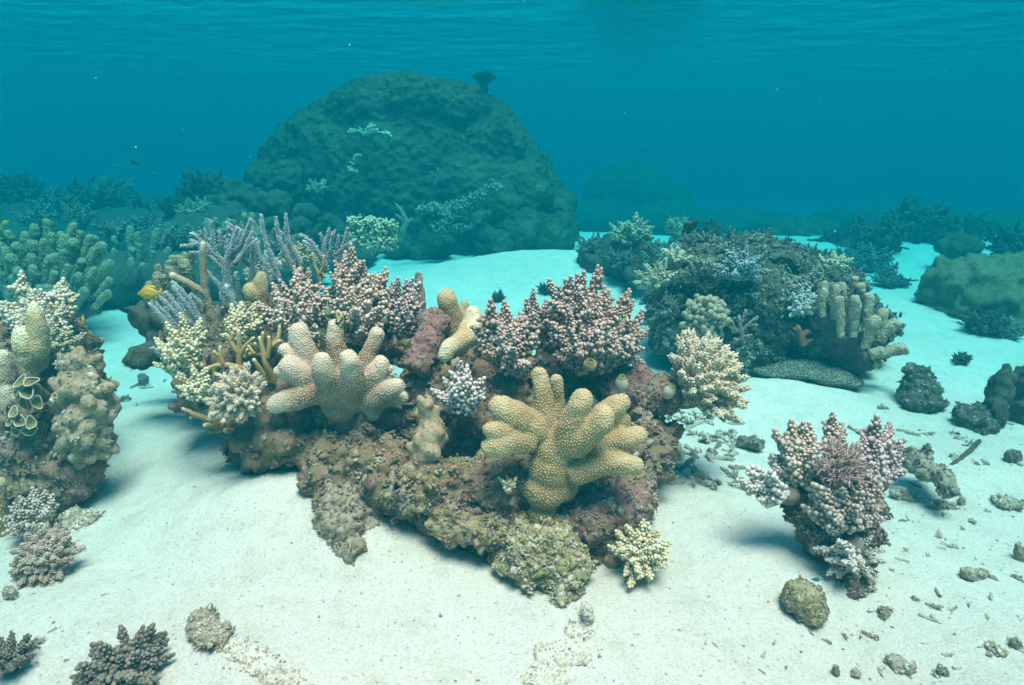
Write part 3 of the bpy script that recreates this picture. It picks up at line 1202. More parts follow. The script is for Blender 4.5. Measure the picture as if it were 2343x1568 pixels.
# ================================================================== the big boulder behind
def build_bommie():
    Yc = 9.3
    c = P(935, 590, Yc)
    W = lambda x, y, Y: tuple(P(x, y, Y))
    parts = [('ball', (c.x + 0.02, Yc + .2, 0.45), (2.12, 1.65, 1.78)), ('ball', (c.x + 0.95, Yc - .3, 0.30), (1.30, 1.30, 1.30)), ('ball', (c.x - 0.75, Yc + .3, 0.65), (1.40, 1.15, 1.35)),
             ('ball', (c.x + 0.08, Yc + .1, 1.20), (1.45, 1.2, 1.08)), ('ball', (c.x + .62, Yc, 1.14), (1.10, 1.0, 0.98)), ('ball', (c.x + 1.45, Yc - .5, 0.0), (0.90, 1.0, 1.10)), ('ball', (c.x - 1.60, Yc - .1, 0.1), (0.9, 0.9, 0.95))]
    for x, y, Y, r in [(830, 250, 8.35, 92), (940, 235, 8.3, 90), (1050, 250, 8.3, 85), (720, 300, 8.5, 72), (1130, 330, 8.1, 85), (1190, 420, 8.0, 80), (1080, 400, 8.05, 62), (680, 370, 8.5, 50), (1000, 320, 8.15, 60)]:
        rr = r * S(y, Y)
        parts.append(('ball', W(x, y, Y + .30), (rr, rr * .8, rr * .75)))
    me = fuse('dome', parts, 0.026, [('CLOUDS', 0.7, 0.14), ('VORONOI', 0.26, 0.085), ('VORONOI', 0.10, 0.075), ('CLOUDS', 0.05, 0.05)], 1, 3)
    rt = root('massive_boulder_coral', (c.x, Yc, 0.0), 'huge dark green dome shaped boulder coral rising behind the sand', 'boulder coral')
    me.transform(Matrix.Translation(-rt.location))
    put('dome', me, M['bommie'], rt)
    rng = random.Random(5)
    for x, y, r, Y in [(1255, 545, 62, 7.9), (1190, 520, 58, 7.8), (1130, 560, 50, 7.6), (1265, 470, 48, 8.2), (1215, 440, 52, 8.0), (1150, 470, 55, 7.9), (1090, 500, 45, 7.8),
                       (990, 565, 45, 7.6), (910, 560, 40, 7.6), (640, 420, 55, 8.3), (600, 400, 40, 8.6)]:
        p = P(x, y, Y)
        rr = r * S(y, Y)
        b = [('ball', (0, 0, 0), (rr, rr, rr * .85))] + [('ball', (rng.uniform(-.6, .6) * rr, rng.uniform(-.6, .2) * rr, rng.uniform(-.5, .5) * rr), (rr * .6,) * 3) for _ in range(3)]
        m2 = fuse('lobe', b, 0.03, [('VORONOI', 0.16, 0.08), ('CLOUDS', 0.09, 0.05)], 2, x)
        put('lobe', m2, M['bommie'], rt, p - rt.location)
    return rt


build_bommie()


# ================================================================== the reef patch in the middle
reef = rock('reef_rock', 'broad encrusted brown and pink reef rock carrying the middle corals', [
    (570, 960, 2.08, 85, 55, .13), (580, 1010, 2.16, 80, 50, .14), (650, 1060, 2.06, 90, 50, .15), (740, 1120, 1.95, 90, 60, .14), (860, 1190, 1.78, 110, 80, .15), (1010, 1230, 1.72, 110, 80, .14), (1130, 1240, 1.70, 110, 80, .14), (1260, 1260, 1.68, 110, 80, .14), (1400, 1220, 1.74, 90, 80, .13), (1480, 1000, 2.0, 70, 60, .12), (665, 1010, 1.98, 110, 75, .14), (790, 1080, 1.85, 110, 95, .14), (900, 1100, 1.80, 120, 110, .14), (1010, 1130, 1.74, 110, 100, .13),
    (1120, 1130, 1.74, 120, 110, .13), (1250, 1170, 1.74, 120, 80, .12), (1370, 1130, 1.80, 115, 85, .13), (1430, 1060, 1.92, 80, 70, .12),
    (680, 930, 2.12, 120, 80, .15), (840, 960, 2.05, 130, 100, .16), (1000, 960, 2.08, 130, 100, .15), (1130, 960, 2.03, 110, 100, .15), (1290, 980, 2.05, 130, 100, .15),
    (1400, 930, 2.15, 110, 80, .16), (1490, 890, 2.20, 75, 45, .12), (600, 840, 2.28, 110, 80, .16), (760, 830, 2.30, 120, 70, .16), (900, 790, 2.26, 90, 60, .14),
    (985, 770, 2.20, 70, 60, .12), (1130, 830, 2.16, 90, 50, .13), (1300, 850, 2.22, 120, 60, .15), (500, 860, 2.35, 80, 70, .14), (455, 900, 2.25, 60, 60, .1), (480, 780, 2.6, 100, 60, .2), (640, 740, 2.6, 140, 60, .2),
], M['reef'], 0.009, [('CLOUDS', 0.22, 0.18), ('CLOUDS', 0.10, 0.09), ('VORONOI', 0.07, 0.06), ('CLOUDS', 0.03, 0.045), ('CLOUDS', 0.012, 0.014)], seed=2, cat='reef')
encrust(reef, 12000, 0.003, 0.017, M['growth'], 3, tufts=.65)

finger_coral('finger_coral', 'large tan finger coral with thick blunt white dotted fingers on the reef', 1.93, [
    [(725, 870, 30, .0), (700, 815, 30, .0), (686, 775, 26, .0), (684, 757, 21, .0)],
    [(700, 860, 24, -.02), (668, 812, 16, -.02), (648, 800, 14, -.02)],
    [(715, 880, 30, -.02), (675, 850, 27, -.05), (655, 835, 22, -.06)],
    [(690, 870, 20, -.04), (650, 855, 17, -.06), (636, 848, 14, -.06)],
    [(730, 890, 34, -.02), (680, 910, 28, -.06), (640, 920, 23, -.07), (632, 928, 19, -.07)],
    [(775, 880, 26, .06), (772, 820, 23, .08), (767, 770, 20, .08), (765, 746, 16, .08)],
    [(765, 905, 32, -.03), (745, 865, 28, -.09), (738, 835, 24, -.11), (737, 822, 20, -.11)],
    [(800, 910, 34, -.03), (806, 865, 29, -.09), (803, 830, 25, -.11), (797, 818, 19, -.11)],
    [(825, 880, 24, .04), (845, 810, 20, .06), (860, 772, 17, .06), (863, 764, 15, .06)],
    [(830, 900, 28, -.02), (856, 860, 25, -.04), (872, 832, 21, -.04)],
    [(850, 880, 16, .0), (880, 850, 13, .0), (894, 843, 9, .0)],
    [(830, 920, 26, -.02), (870, 900, 23, -.05), (905, 884, 19, -.06), (910, 882, 17, -.06)],
    [(850, 930, 22, .0), (895, 913, 18, -.01), (922, 908, 14, -.01)],
    [(840, 935, 20, -.01), (855, 948, 16, -.02)],
], [(790, 962, 34, .02), (782, 925, 46, .0), (800, 905, 48, .0), (760, 890, 46, .0), (725, 885, 38, .0)], M['polyp_tan'], (790, 975), seed=1)

finger_coral('finger_coral', 'large mustard yellow finger coral with blunt lobes on the front of the reef', 1.65, [
    [(1250, 1000, 30, .0), (1243, 935, 25, .02), (1238, 885, 23, .02), (1234, 858, 18, .02)],
    [(1275, 960, 18, .08), (1276, 910, 16, .09), (1273, 870, 14, .09)],
    [(1235, 985, 32, .0), (1180, 950, 32, -.02), (1148, 932, 29, -.03), (1138, 926, 24, -.03)],
    [(1215, 1000, 32, -.01), (1160, 1010, 33, -.04), (1132, 1020, 31, -.05), (1126, 1024, 27, -.05)],
    [(1180, 985, 24, -.02), (1135, 985, 22, -.05), (1120, 985, 18, -.05)],
    [(1290, 1020, 36, -.02), (1312, 965, 31, -.04), (1326, 925, 28, -.05), (1330, 910, 23, -.05)],
    [(1310, 1020, 34, -.03), (1355, 990, 30, -.07), (1378, 965, 27, -.08), (1384, 948, 22, -.08)],
    [(1345, 985, 28, .02), (1390, 945, 28, .02), (1412, 925, 25, .02), (1425, 920, 20, .02)],
    [(1370, 970, 26, .03), (1415, 955, 24, .03), (1420, 975, 20, .03)],
    [(1320, 1050, 34, .0), (1390, 1015, 27, -.01), (1440, 1000, 22, -.02), (1466, 994, 18, -.02)],
    [(1310, 1080, 36, -.02), (1370, 1060, 28, -.04), (1420, 1058, 25, -.05), (1456, 1068, 20, -.05)],
], [(1243, 1172, 36, .0), (1248, 1120, 50, .0), (1262, 1070, 54, .0), (1275, 1025, 52, .0), (1300, 1060, 44, .0), (1285, 1110, 38, .0)], M['polyp_yellow'], (1245, 1190), seed=2)

# --- knobbly branching colonies
knobby('branching_coral', 'low pinkish tan knobbly branching coral above the tan finger coral', (690, 745), 2.16,
       [(660, 618, .06), (688, 608, .06), (716, 615, .08), (620, 652, 0), (645, 640, .03), (600, 690, -.03), (584, 702, -.02), (610, 742, -.08), (650, 740, -.12), (692, 750, -.14), (735, 690, -.08), (735, 772, -.12),
        (670, 660, -.04), (700, 655, -.05), (640, 690, -.08), (680, 700, -.12), (720, 720, -.12), (705, 640, .0), (745, 650, .0), (720, 660, -.05), (628, 710, -.09)], M['acro_pink'], fill=.7, seed=1, r=.026)
knobby('branching_coral', 'tall pinkish tan knobbly branching coral with the highest spires of the reef', (815, 750), 2.16,
       [(769, 576, .04), (818, 556, .06), (838, 606, -.02), (872, 612, .0), (760, 655, -.08), (784, 676, -.12), (828, 762, -.12), (890, 671, -.04), (800, 610, .02), (845, 640, -.06),
        (860, 690, -.10), (812, 690, -.14), (775, 620, -.02), (880, 640, .04), (795, 650, -.06), (828, 590, .08), (850, 720, -.14)], M['acro_pink'], fill=.7, seed=2, r=.028, maxlen=.23)
knobby('branching_coral', 'mauve pink knobbly branching coral beside the dark upright stick', (915, 765), 2.18,
       [(908, 630, .0), (931, 633, .02), (942, 645, .0), (955, 690, -.02), (926, 707, -.08), (900, 690, -.08), (892, 650, .02), (950, 720, -.04), (935, 670, -.05), (905, 740, -.08), (945, 745, -.04)],
       M['acro_mauve'], fill=.6, seed=3, r=.022)
knobby('branching_coral', 'pink brown knobbly branching coral between the sand chunk and the tall spires', (1160, 815), 1.98,
       [(1120, 684, .0), (1171, 692, .02), (1145, 716, .0), (1098, 712, .0), (1092, 736, -.02), (1210, 714, .0), (1227, 768, -.04), (1206, 822, -.12), (1157, 755, -.08), (1184, 788, -.12), (1126, 812, -.06),
        (1100, 770, -.03), (1190, 740, -.05), (1140, 765, -.08), (1215, 745, .0), (1165, 815, -.12)], M['acro_brown'], fill=.8, seed=4, r=.026)
knobby('branching_coral', 'small pink brown knobbly branching coral behind the others, its foot hidden', (1248, 790), 2.22,
       [(1213, 656, .0), (1238, 690, .0), (1196, 686, .0), (1255, 738, -.03), (1225, 700, -.03), (1210, 720, .0), (1268, 700, .02)], M['acro_brown'], fill=.6, seed=5, r=.022)
knobby('branching_coral', 'largest pink brown knobbly branching coral, spires fanning over the sand', (1335, 825), 2.06,
       [(1273, 631, .06), (1297, 651, .05), (1308, 631, .06), (1332, 620, .06), (1357, 606, .06), (1378, 655, .03), (1360, 696, -.06), (1315, 708, -.08), (1321, 745, -.14), (1294, 776, -.10), (1385, 717, -.05),
        (1427, 655, .06), (1416, 697, .03), (1462, 693, .06), (1486, 722, .05), (1482, 746, .02), (1455, 777, -.02), (1374, 732, -.10), (1345, 655, .0), (1350, 770, -.14), (1400, 760, -.08), (1330, 800, -.14),
        (1440, 735, .0), (1310, 670, .0), (1405, 800, -.08), (1390, 680, .02)], M['acro_brown'], fill=.8, seed=6, r=.03, maxlen=.24)
knobby('branching_coral', 'small white tipped knobbly branching coral between the two finger corals', (1060, 920), 1.86,
       [(1049, 824, .02), (994, 892, -.02), (1010, 905, -.04), (1098, 862, -.02), (1112, 898, -.03), (1085, 912, -.08), (1068, 842, .02), (1020, 868, .0), (1060, 880, -.08), (1085, 880, -.06), (1035, 890, -.08), (1045, 855, -.02)],
       M['acro_white'], fill=.5, seed=7, r=.02)
knobby('branching_coral', 'pale yellow knobbly branching coral at the far edge of the reef beside the channel', (430, 850), 2.08,
       [(430, 720, .02), (455, 734, .02), (395, 738, .0), (366, 772, -.02), (380, 800, -.05), (402, 832, -.07), (445, 772, -.03), (412, 762, -.04), (452, 800, -.05), (425, 800, -.09), (395, 770, -.05), (372, 790, -.04), (440, 745, .03)],
       M['acro_yellow'], fill=.8, seed=8, r=.022, maxlen=.15)
knobby('branching_coral', 'pale yellow knobbly branching coral tucked under the two lobed knob', (555, 775), 2.12,
       [(520, 706, .02), (545, 698, .02), (568, 690, .0), (588, 705, -.02), (512, 735, -.02), (530, 750, -.05), (560, 745, -.06), (580, 740, -.05), (548, 725, -.05), (510, 762, -.04), (600, 735, -.03)], M['acro_yellow'], fill=.6, seed=9, r=.022, maxlen=.13)
knobby('branching_coral', 'small pale yellow knobbly coral lowest of the three, above the brown fire coral', (455, 900), 2.0,
       [(418, 852, .0), (440, 842, .0), (465, 850, -.02), (410, 880, -.03), (435, 880, -.06), (462, 885, -.06), (485, 865, -.02), (425, 900, -.05), (480, 890, -.05)], M['acro_yellow'], fill=.5, seed=10, r=.02, maxlen=.1)

fan('bushy_coral', 'white bushy coral of many short finger branches in front of the fire coral', (560, 915), 1.88, 84, M['acro_cream'], RD, 80, (-.25, -.75, .55), 1.25, seed=1, wide=1.15)
fan('table_coral', 'cream coloured bushy coral with violet tips leaning over the sand', (1568, 890), 2.10, 132, M['acro_cream'], RD, 150, (.60, -.40, .50), 1.2, seed=2, foot=M['reef'])
fan('cauliflower_coral', 'small butter yellow cauliflower coral resting on sand at the reef front', (1462, 1275), 1.56, 80, M['acro_yellow'], KN['s'], 46, (.05, -.6, .75), 1.35, seed=3, cen=.3)
fan('knob_coral', 'tiny orange yellow knob coral beside the foot of the yellow finger coral', (1165, 1120), 1.62, 34, M['acro_yellow'], KN['s'], 9, (-.1, -.4, .9), .9, seed=4)

# --- staghorn with blue tips
STAG = [
    ([(610, 690, -.02), (590, 640, -.02), (565, 560, -.02)], .020, .020), ([(350, 860, -.2), (240, 720, -.2), (130, 610, -.2)], .012, .008), ([(260, 860, -.2), (180, 770, -.2), (75, 665, -.2)], .012, .008), ([(420, 840, -.2), (330, 700, -.2), (225, 555, -.2)], .012, .008),
    ([(610, 700), (570, 570), (560, 410), (600, 300), (640, 185)], .022, .008),
    ([(560, 410, .0), (450, 310), (380, 240), (345, 220)], .014, .006),
    ([(555, 405), (650, 310, .04), (690, 220, .04), (722, 128, .04)], .014, .006),
    ([(500, 350), (480, 230), (465, 135)], .010, .006), ([(640, 195), (600, 170), (570, 150)], .008, .005), ([(400, 262), (404, 210)], .008, .005), ([(400, 290, -.02), (330, 300, -.04), (280, 300, -.05)], .010, .006),
    ([(580, 330), (590, 230)], .010, .006), ([(530, 300, .06), (525, 200, .06)], .010, .006), ([(670, 360, .08), (730, 210, .1)], .010, .006), ([(620, 420, .05), (660, 360, .08), (760, 255, .1)], .011, .006),
    ([(900, 510), (860, 380), (810, 260), (790, 100)], .015, .006), ([(980, 420, .05), (920, 300, .05), (900, 230, .05), (885, 140, .05)], .014, .006),
    ([(1040, 420, .1), (970, 290, .1), (950, 200, .1), (945, 95, .1)], .015, .006), ([(900, 290, .05), (918, 210, .05)], .007, .005), ([(930, 200, .1), (960, 180, .1)], .006, .004),
    ([(1200, 420), (1130, 300), (1080, 250), (1040, 232)], .012, .006), ([(1170, 420, .1), (1195, 300, .1), (1220, 190, .1)], .013, .006), ([(1270, 400, .1), (1320, 270, .1), (1340, 190, .1)], .011, .006),
    ([(1190, 340, .1), (1165, 220, .1)], .008, .005), ([(1250, 380, .12), (1285, 230, .12)], .009, .006), ([(1230, 300, .1), (1255, 200, .1)], .008, .005), ([(1260, 360, .06), (1330, 300, .05), (1390, 262, .05)], .010, .006),
    ([(420, 800), (330, 640), (260, 560), (220, 530)], .014, .006), ([(230, 830), (160, 740), (90, 680)], .013, .007), ([(200, 780), (185, 700), (172, 640)], .012, .007), ([(330, 800, -.1), (250, 680, -.1), (180, 590, -.1)], .013, .007),
    ([(470, 780, .1), (400, 660, .1), (340, 610, .1)], .012, .007), ([(600, 660), (520, 550), (440, 455)], .013, .006), ([(660, 700, .1), (640, 560, .1), (625, 470, .1)], .013, .007), ([(700, 640, .1), (740, 420, .12), (735, 250, .12)], .014, .007),
    ([(790, 560, .1), (820, 430, .1), (815, 330, .12)], .012, .006), ([(360, 700, .08), (330, 620, .08)], .012, .007), ([(300, 760, -.06), (290, 690, -.06), (260, 640, -.06)], .012, .007),
    ([(215, 1065, -.35), (150, 1000, -.36), (95, 945, -.38)], .011, .006), ([(860, 520, .1), (900, 380, .12), (925, 330, .12)], .012, .006), ([(430, 1000, -.2), (410, 880, -.18), (380, 790, -.1)], .014, .009),
    ([(680, 380, .12), (740, 460, .14), (790, 520, .14)], .012, .01),
]
rngs = random.Random(3)
STAG = [(p, a * .8, b * .5) for p, a, b in STAG] + [([(q[0] + dx + rngs.uniform(-8, 8), q[1] + dy, (q[2] if len(q) > 2 else 0) + .16) for q in p], a * .7, b * .45) for p, a, b in STAG[:24] for dx, dy in [(rngs.uniform(-60, 60), rngs.uniform(10, 60))]]
limbs('staghorn_coral', 'slender staghorn coral with pale blue tipped branches behind the reef', Z5, 2.55, STAG, M['stag'], (.0025, .0060, .0070), seed=1)
limbs('branch_stub', 'bare orange brown coral branch standing upright before the staghorn', Z5, 2.30, [([(490, 800), (455, 690), (435, 590), (420, 430), (418, 290)], .016, .009)], M['twig'], (.0022, .004, .0085), seed=2)
limbs('branch_stub', 'bare orange brown coral branch slanting across below the staghorn', Z5, 2.29, [([(445, 610, .01), (380, 570), (300, 520), (222, 490)], .013, .012)], M['twig'], (.0022, .004, .0085), seed=3)
limbs('fire_coral', 'smooth mustard yellow fire coral with forked antler branches', Z5, 1.98, [
    ([(650, 1110), (650, 1010), (650, 930), (645, 840)], 0.0122, 0.0059), ([(648, 980), (600, 930), (590, 880), (560, 860)], 0.0094, 0.0053), ([(655, 1000), (690, 930), (740, 885)], 0.0079, 0.0046), ([(600, 900), (605, 850)], 0.0065, 0.0046),
    ([(660, 1080, -.02), (590, 1060, -.04), (530, 1050, -.05), (450, 1078, -.06)], 0.0115, 0.0059), ([(545, 1050, -.05), (530, 1000, -.05), (525, 942, -.05)], 0.0079, 0.0046), ([(520, 1000, -.05), (490, 972, -.05)], 0.0058, 0.0040), ([(500, 1060, -.06), (485, 1130, -.06)], 0.0079, 0.0053),
    ([(860, 1150, .02), (820, 1060), (800, 960), (780, 885)], 0.0122, 0.0059), ([(830, 1010), (842, 940), (838, 878)], 0.0086, 0.0053), ([(800, 990), (740, 980), (680, 1000)], 0.0079, 0.0046), ([(740, 985, -.02), (710, 935, -.02)], 0.0065, 0.0040),
    ([(840, 960, .02), (880, 920, .02), (905, 905, .03)], 0.0079, 0.0053), ([(870, 930, .04), (905, 870, .05), (905, 810, .06)], 0.0079, 0.0053), ([(790, 930), (800, 855)], 0.0065, 0.0046), ([(800, 1120, -.03), (770, 1070, -.04), (740, 1025, -.05)], 0.0094, 0.0059),
    ([(770, 960), (750, 920, -.02)], 0.0072, 0.0046), ([(690, 1010, -.02), (700, 960, -.03)], 0.0065, 0.0046)], M['fire'], None, seed=4, wob=.002)
limbs('fire_coral', 'small pair of yellow fire coral forks standing among the pink spires', Z5, 2.3, [
    ([(1165, 540), (1150, 470), (1125, 420), (1115, 345)], 0.0072, 0.0040), ([(1155, 480), (1185, 430), (1187, 360)], 0.0065, 0.0040), ([(1170, 470, -.02), (1195, 500, -.02)], 0.0058, 0.0040)], M['fire'], None, seed=5, wob=.002)
limbs('fire_coral', 'brown branching fire coral low down where sand meets the reef', Z5, 1.98, [
    ([(620, 1480), (530, 1440), (440, 1400), (390, 1350), (370, 1290)], 0.0158, 0.0066), ([(440, 1400, -.02), (380, 1380, -.03), (330, 1350, -.04), (288, 1335, -.04)], 0.0101, 0.0053), ([(360, 1370, -.03), (335, 1395, -.04)], 0.0065, 0.0046),
    ([(390, 1350), (350, 1300), (345, 1275)], 0.0079, 0.0053), ([(560, 1450), (540, 1390), (500, 1360)], 0.0144, 0.0092), ([(500, 1430, -.02), (470, 1370, -.03), (480, 1320, -.02)], 0.0130, 0.0079), ([(600, 1460, -.02), (590, 1400, -.03)], 0.0144, 0.0092),
    ([(470, 1440, -.03), (430, 1440, -.05)], 0.0101, 0.0066), ([(560, 1340, .02), (520, 1290, .02), (450, 1270, .02)], 0.0130, 0.0079), ([(640, 1490, -.03), (560, 1470, -.06)], 0.0115, 0.0079)], M['fire_brown'], None, seed=6, wob=.003)

# --- knobs, stubs and stones that belong to the reef top
finger_coral('knob_coral', 'two lobed tan knob coral rising between the staghorn and pink coral', 2.2, [
    [(600, 720, 15, 0), (598, 670, 16, 0), (597, 640, 16, 0), (598, 630, 13, 0)], [(598, 680, 16, 0), (578, 668, 18, -.01), (570, 662, 15, -.01)], [(604, 730, 16, 0), (604, 760, 16, 0), (606, 790, 18, -.02)]],
    [(600, 700, 20, 0), (602, 760, 18, 0), (606, 800, 24, .0)], M['polyp_yellow'], (606, 815), .0055, 3)
finger_coral('knob_coral', 'rounded tan knob coral beside the dark upright stick', 2.14, [
    [(1040, 745, 22, 0), (1032, 710, 22, 0), (1024, 688, 23, 0), (1020, 678, 20, 0)], [(1045, 760, 18, 0), (1062, 715, 14, .04), (1064, 695, 11, .04)]],
    [(1042, 760, 24, 0), (1045, 790, 28, 0)], M['polyp_yellow'], (1045, 800), .0055, 4)
finger_coral('knob_coral', 'pale cream lobed coral chunk lying against the knobbly branches', 2.0, [
    [(1075, 745, 24, .03), (1060, 775, 22, .0), (1030, 795, 21, -.03), (1018, 812, 18, -.04)], [(1060, 780, 22, 0), (1085, 770, 20, .0), (1092, 740, 18, .02)], [(1075, 745, 20, .03), (1082, 715, 17, .04)]],
    [(1060, 780, 24, 0), (1072, 765, 24, .02)], M['polyp_pale'], (1060, 812), .0055, 5)
rock('dead_stick_coral', 'dark weathered upright coral stick at the back of the reef', [], M['rock_grey'], .006, [('CLOUDS', .03, .014), ('VORONOI', .02, .008)], cat='coral', seed=4,
     world_parts=[('tube', [np.array(P(967, 745, 2.25)), np.array(P(965, 690, 2.25)), np.array(P(958, 640, 2.25)), np.array(P(957, 625, 2.25))], [.018, .018, .015, .010])])
o = rock('dead_coral_block', 'slanting pink crusted dead coral block under the mauve coral', [], M['reef_pink'], .007, [('CLOUDS', .05, .03), ('VORONOI', .02, .012)], seed=5,
         world_parts=[('tube', [np.array(P(945, 850, 1.98)), np.array(P(975, 790, 2.03)), np.array(P(1000, 735, 2.1))], [.05, .05, .045]), ('ball', np.array(P(985, 735, 2.1)), (.05, .05, .04))])
encrust(o, 160, .004, .012, M['growth'], 5)
o = rock('dead_finger_stone', 'grey brown dusty dead finger coral standing between the two finger corals', [], M['rock_tan'], .006, [('CLOUDS', .09, .06), ('VORONOI', .04, .03), ('CLOUDS', .02, .012)], seed=6,
         world_parts=[('tube', [np.array(P(960, 1100, 1.68)), np.array(P(968, 1040, 1.70)), np.array(P(985, 985, 1.72)), np.array(P(972, 940, 1.73)), np.array(P(970, 922, 1.73))], [.055, .048, .042, .034, .022])])
encrust(o, 60, .004, .010, M['growth'], 6)
o = rock('cone_rock', 'grey brown pitted cone of rock pointing down into sand at the reef foot', [(800, 1165, 1.70, 85, 65, .10), (790, 1215, 1.63, 62, 60, .08), (815, 1265, 1.56, 32, 40, .05)], M['rock_grey'], .007, [('CLOUDS', .08, .05), ('VORONOI', .035, .035), ('CLOUDS', .015, .018)], seed=7)
encrust(o, 700, .003, .010, M['growth'], 7)
o = rock('mossy_rock', 'olive green tufted boulder at the very front of the reef', [(1235, 1275, 1.56, 105, 75, .10), (1190, 1240, 1.62, 80, 50, .08), (1300, 1310, 1.52, 60, 65, .08), (1285, 1360, 1.47, 45, 40, .05)], M['rock_olive'], .007, [('CLOUDS', .09, .06), ('VORONOI', .045, .04), ('CLOUDS', .015, .018)], seed=8)
encrust(o, 1400, .004, .013, mat_growth('growth_moss', [(.26, .25, .07), (.40, .36, .22), (.20, .18, .06), (.50, .45, .34), (.30, .30, .10), (.36, .24, .20)]), 8, tufts=.6)
o = rock('rubble_rock', 'olive brown crusted rock wedged between the cone and the boulder', [(935, 1130, 1.66, 70, 40, .07), (1050, 1200, 1.62, 70, 45, .07), (1110, 1215, 1.60, 50, 40, .06)], M['rock_olive'], .008, [('CLOUDS', .07, .06), ('VORONOI', .035, .04), ('CLOUDS', .015, .018)], seed=9)
encrust(o, 900, .004, .014, M['growth'], 9)
o = rock('crusted_rock', 'maroon crusted rock below the yellow finger coral beside the cauliflower coral', [(1410, 1160, 1.70, 90, 60, .09), (1350, 1190, 1.66, 70, 50, .08), (1440, 1120, 1.78, 60, 50, .08)], M['reef_pink'], .008, [('CLOUDS', .07, .05), ('VORONOI', .03, .02), ('CLOUDS', .015, .010)], seed=10)
encrust(o, 560, .004, .014, M['growth'], 10)
o = rock('crusted_rock', 'pale pink speckled rock under the cream bushy coral', [(1440, 890, 2.10, 75, 55, .10), (1510, 905, 2.06, 60, 45, .08), (1400, 860, 2.14, 60, 40, .08)], M['reef_pink'], .008, [('CLOUDS', .06, .05), ('VORONOI', .025, .02), ('CLOUDS', .015, .012)], seed=11)
encrust(o, 900, .003, .012, M['growth'], 11)


# ================================================================== the outcrop at the left edge
lr = rock('reef_rock', 'tall pink and brown reef outcrop at the left edge of the picture', [
    (40, 1110, 2.0, 100, 110, .2), (110, 1110, 1.98, 80, 90, .16), (60, 1010, 2.06, 100, 110, .2), (130, 1000, 2.06, 60, 100, .16), (30, 900, 2.15, 90, 110, .2), (110, 880, 2.2, 70, 110, .18),
    (60, 800, 2.25, 90, 90, .18), (150, 810, 2.3, 60, 80, .15), (-60, 1000, 2.1, 110, 200, .22), (170, 1075, 1.98, 55, 60, .12), (40, 1180, 1.9, 60, 60, .12)],
    M['reef'], .010, [('CLOUDS', .18, .13), ('VORONOI', .06, .05), ('CLOUDS', .03, .035)], seed=21, cat='reef')
encrust(lr, 3600, .004, .020, M['growth'], 21)
o = rock('lumpy_rock', 'big lumpy tan boulder standing on the left outcrop beside the sand channel', [
    (190, 845, 2.0, 48, 45, .07), (200, 900, 1.98, 62, 60, .09), (195, 970, 1.95, 66, 70, .10), (160, 900, 1.97, 36, 40, .06), (225, 950, 1.98, 42, 60, .07), (205, 1020, 1.95, 48, 45, .07)],
    M['rock_tan'], .007, [('CLOUDS', .08, .05), ('VORONOI', .05, .06), ('CLOUDS', .016, .014)], seed=22)
encrust(o, 420, .003, .011, mat_growth('growth_tan', [(.50, .42, .30), (.30, .26, .12), (.40, .30, .20), (.58, .52, .42), (.24, .18, .10), (.36, .36, .22)]), 22)
o = rock('crusted_rock', 'small pink and olive lump leaning at the foot of the left outcrop', [(150, 1130, 1.93, 45, 40, .07), (185, 1090, 1.95, 40, 50, .07), (110, 1170, 1.9, 40, 40, .06)], M['reef_pink'], .008, None, seed=23)
encrust(o, 300, .003, .012, M['growth'], 23)
knobby('branching_coral', 'cream tan knobbly branching coral crowning the left outcrop', (90, 775), 2.18,
       [(45, 626, .06), (25, 655, .04), (115, 648, .08), (150, 640, .08), (135, 672, .05), (90, 690, .0), (60, 665, .02), (155, 700, .02), (8, 690, .0), (120, 740, -.06), (150, 745, -.02), (30, 710, -.03), (70, 640, .06), (100, 665, .05), (130, 715, -.02), (15, 725, -.04), (160, 670, .06)],
       M['acro_cream'], fill=.6, seed=21, r=.024, maxlen=.17)
fan('bushy_coral', 'greenish white bushy coral on the channel side of the left outcrop', (130, 800), 2.12, 62, M['acro_green'], KN['s'], 24, (.4, -.5, .6), 1.2, seed=22)
finger_coral('cone_sponge', 'pointed cream sponge like cone rising from the left outcrop', 2.0, [[(84, 800, 26, 0), (84, 750, 21, 0), (80, 710, 15, 0), (77, 690, 6, 0)]], [(82, 800, 26, 0), (84, 830, 26, .02)], M['polyp_pale'], (84, 840), .005, 22, 'sponge', gap=.006)
finger_coral('knob_coral', 'round cream knob coral at the foot of the pointed cone', 1.98, [[(55, 800, 22, 0), (50, 770, 18, 0), (50, 762, 16, 0)]], [(55, 800, 22, 0), (58, 820, 22, 0)], M['polyp_pale'], (56, 830), .005, 23, gap=.007)
finger_coral('knob_coral', 'yellow finger of coral poking in at the left edge', 1.78, [[(4, 1260, 16, 0), (2, 1190, 16, 0), (0, 1130, 15, 0), (0, 1105, 12, 0)]], [(4, 1260, 17, 0), (0, 1280, 20, .0)], M['polyp_yellow'], (4, 1290), .006, 24)
finger_coral('knob_coral', 'tall tan lump coral half hidden at the left edge above the leather coral', 2.02, [[(6, 920, 26, 0), (8, 860, 24, 0), (6, 815, 18, 0)], [(20, 960, 22, -.02), (22, 920, 20, -.02), (14, 895, 16, -.02)]], [(8, 930, 28, 0), (10, 980, 30, 0)], M['polyp_tan'], (8, 1000), .006, 25)


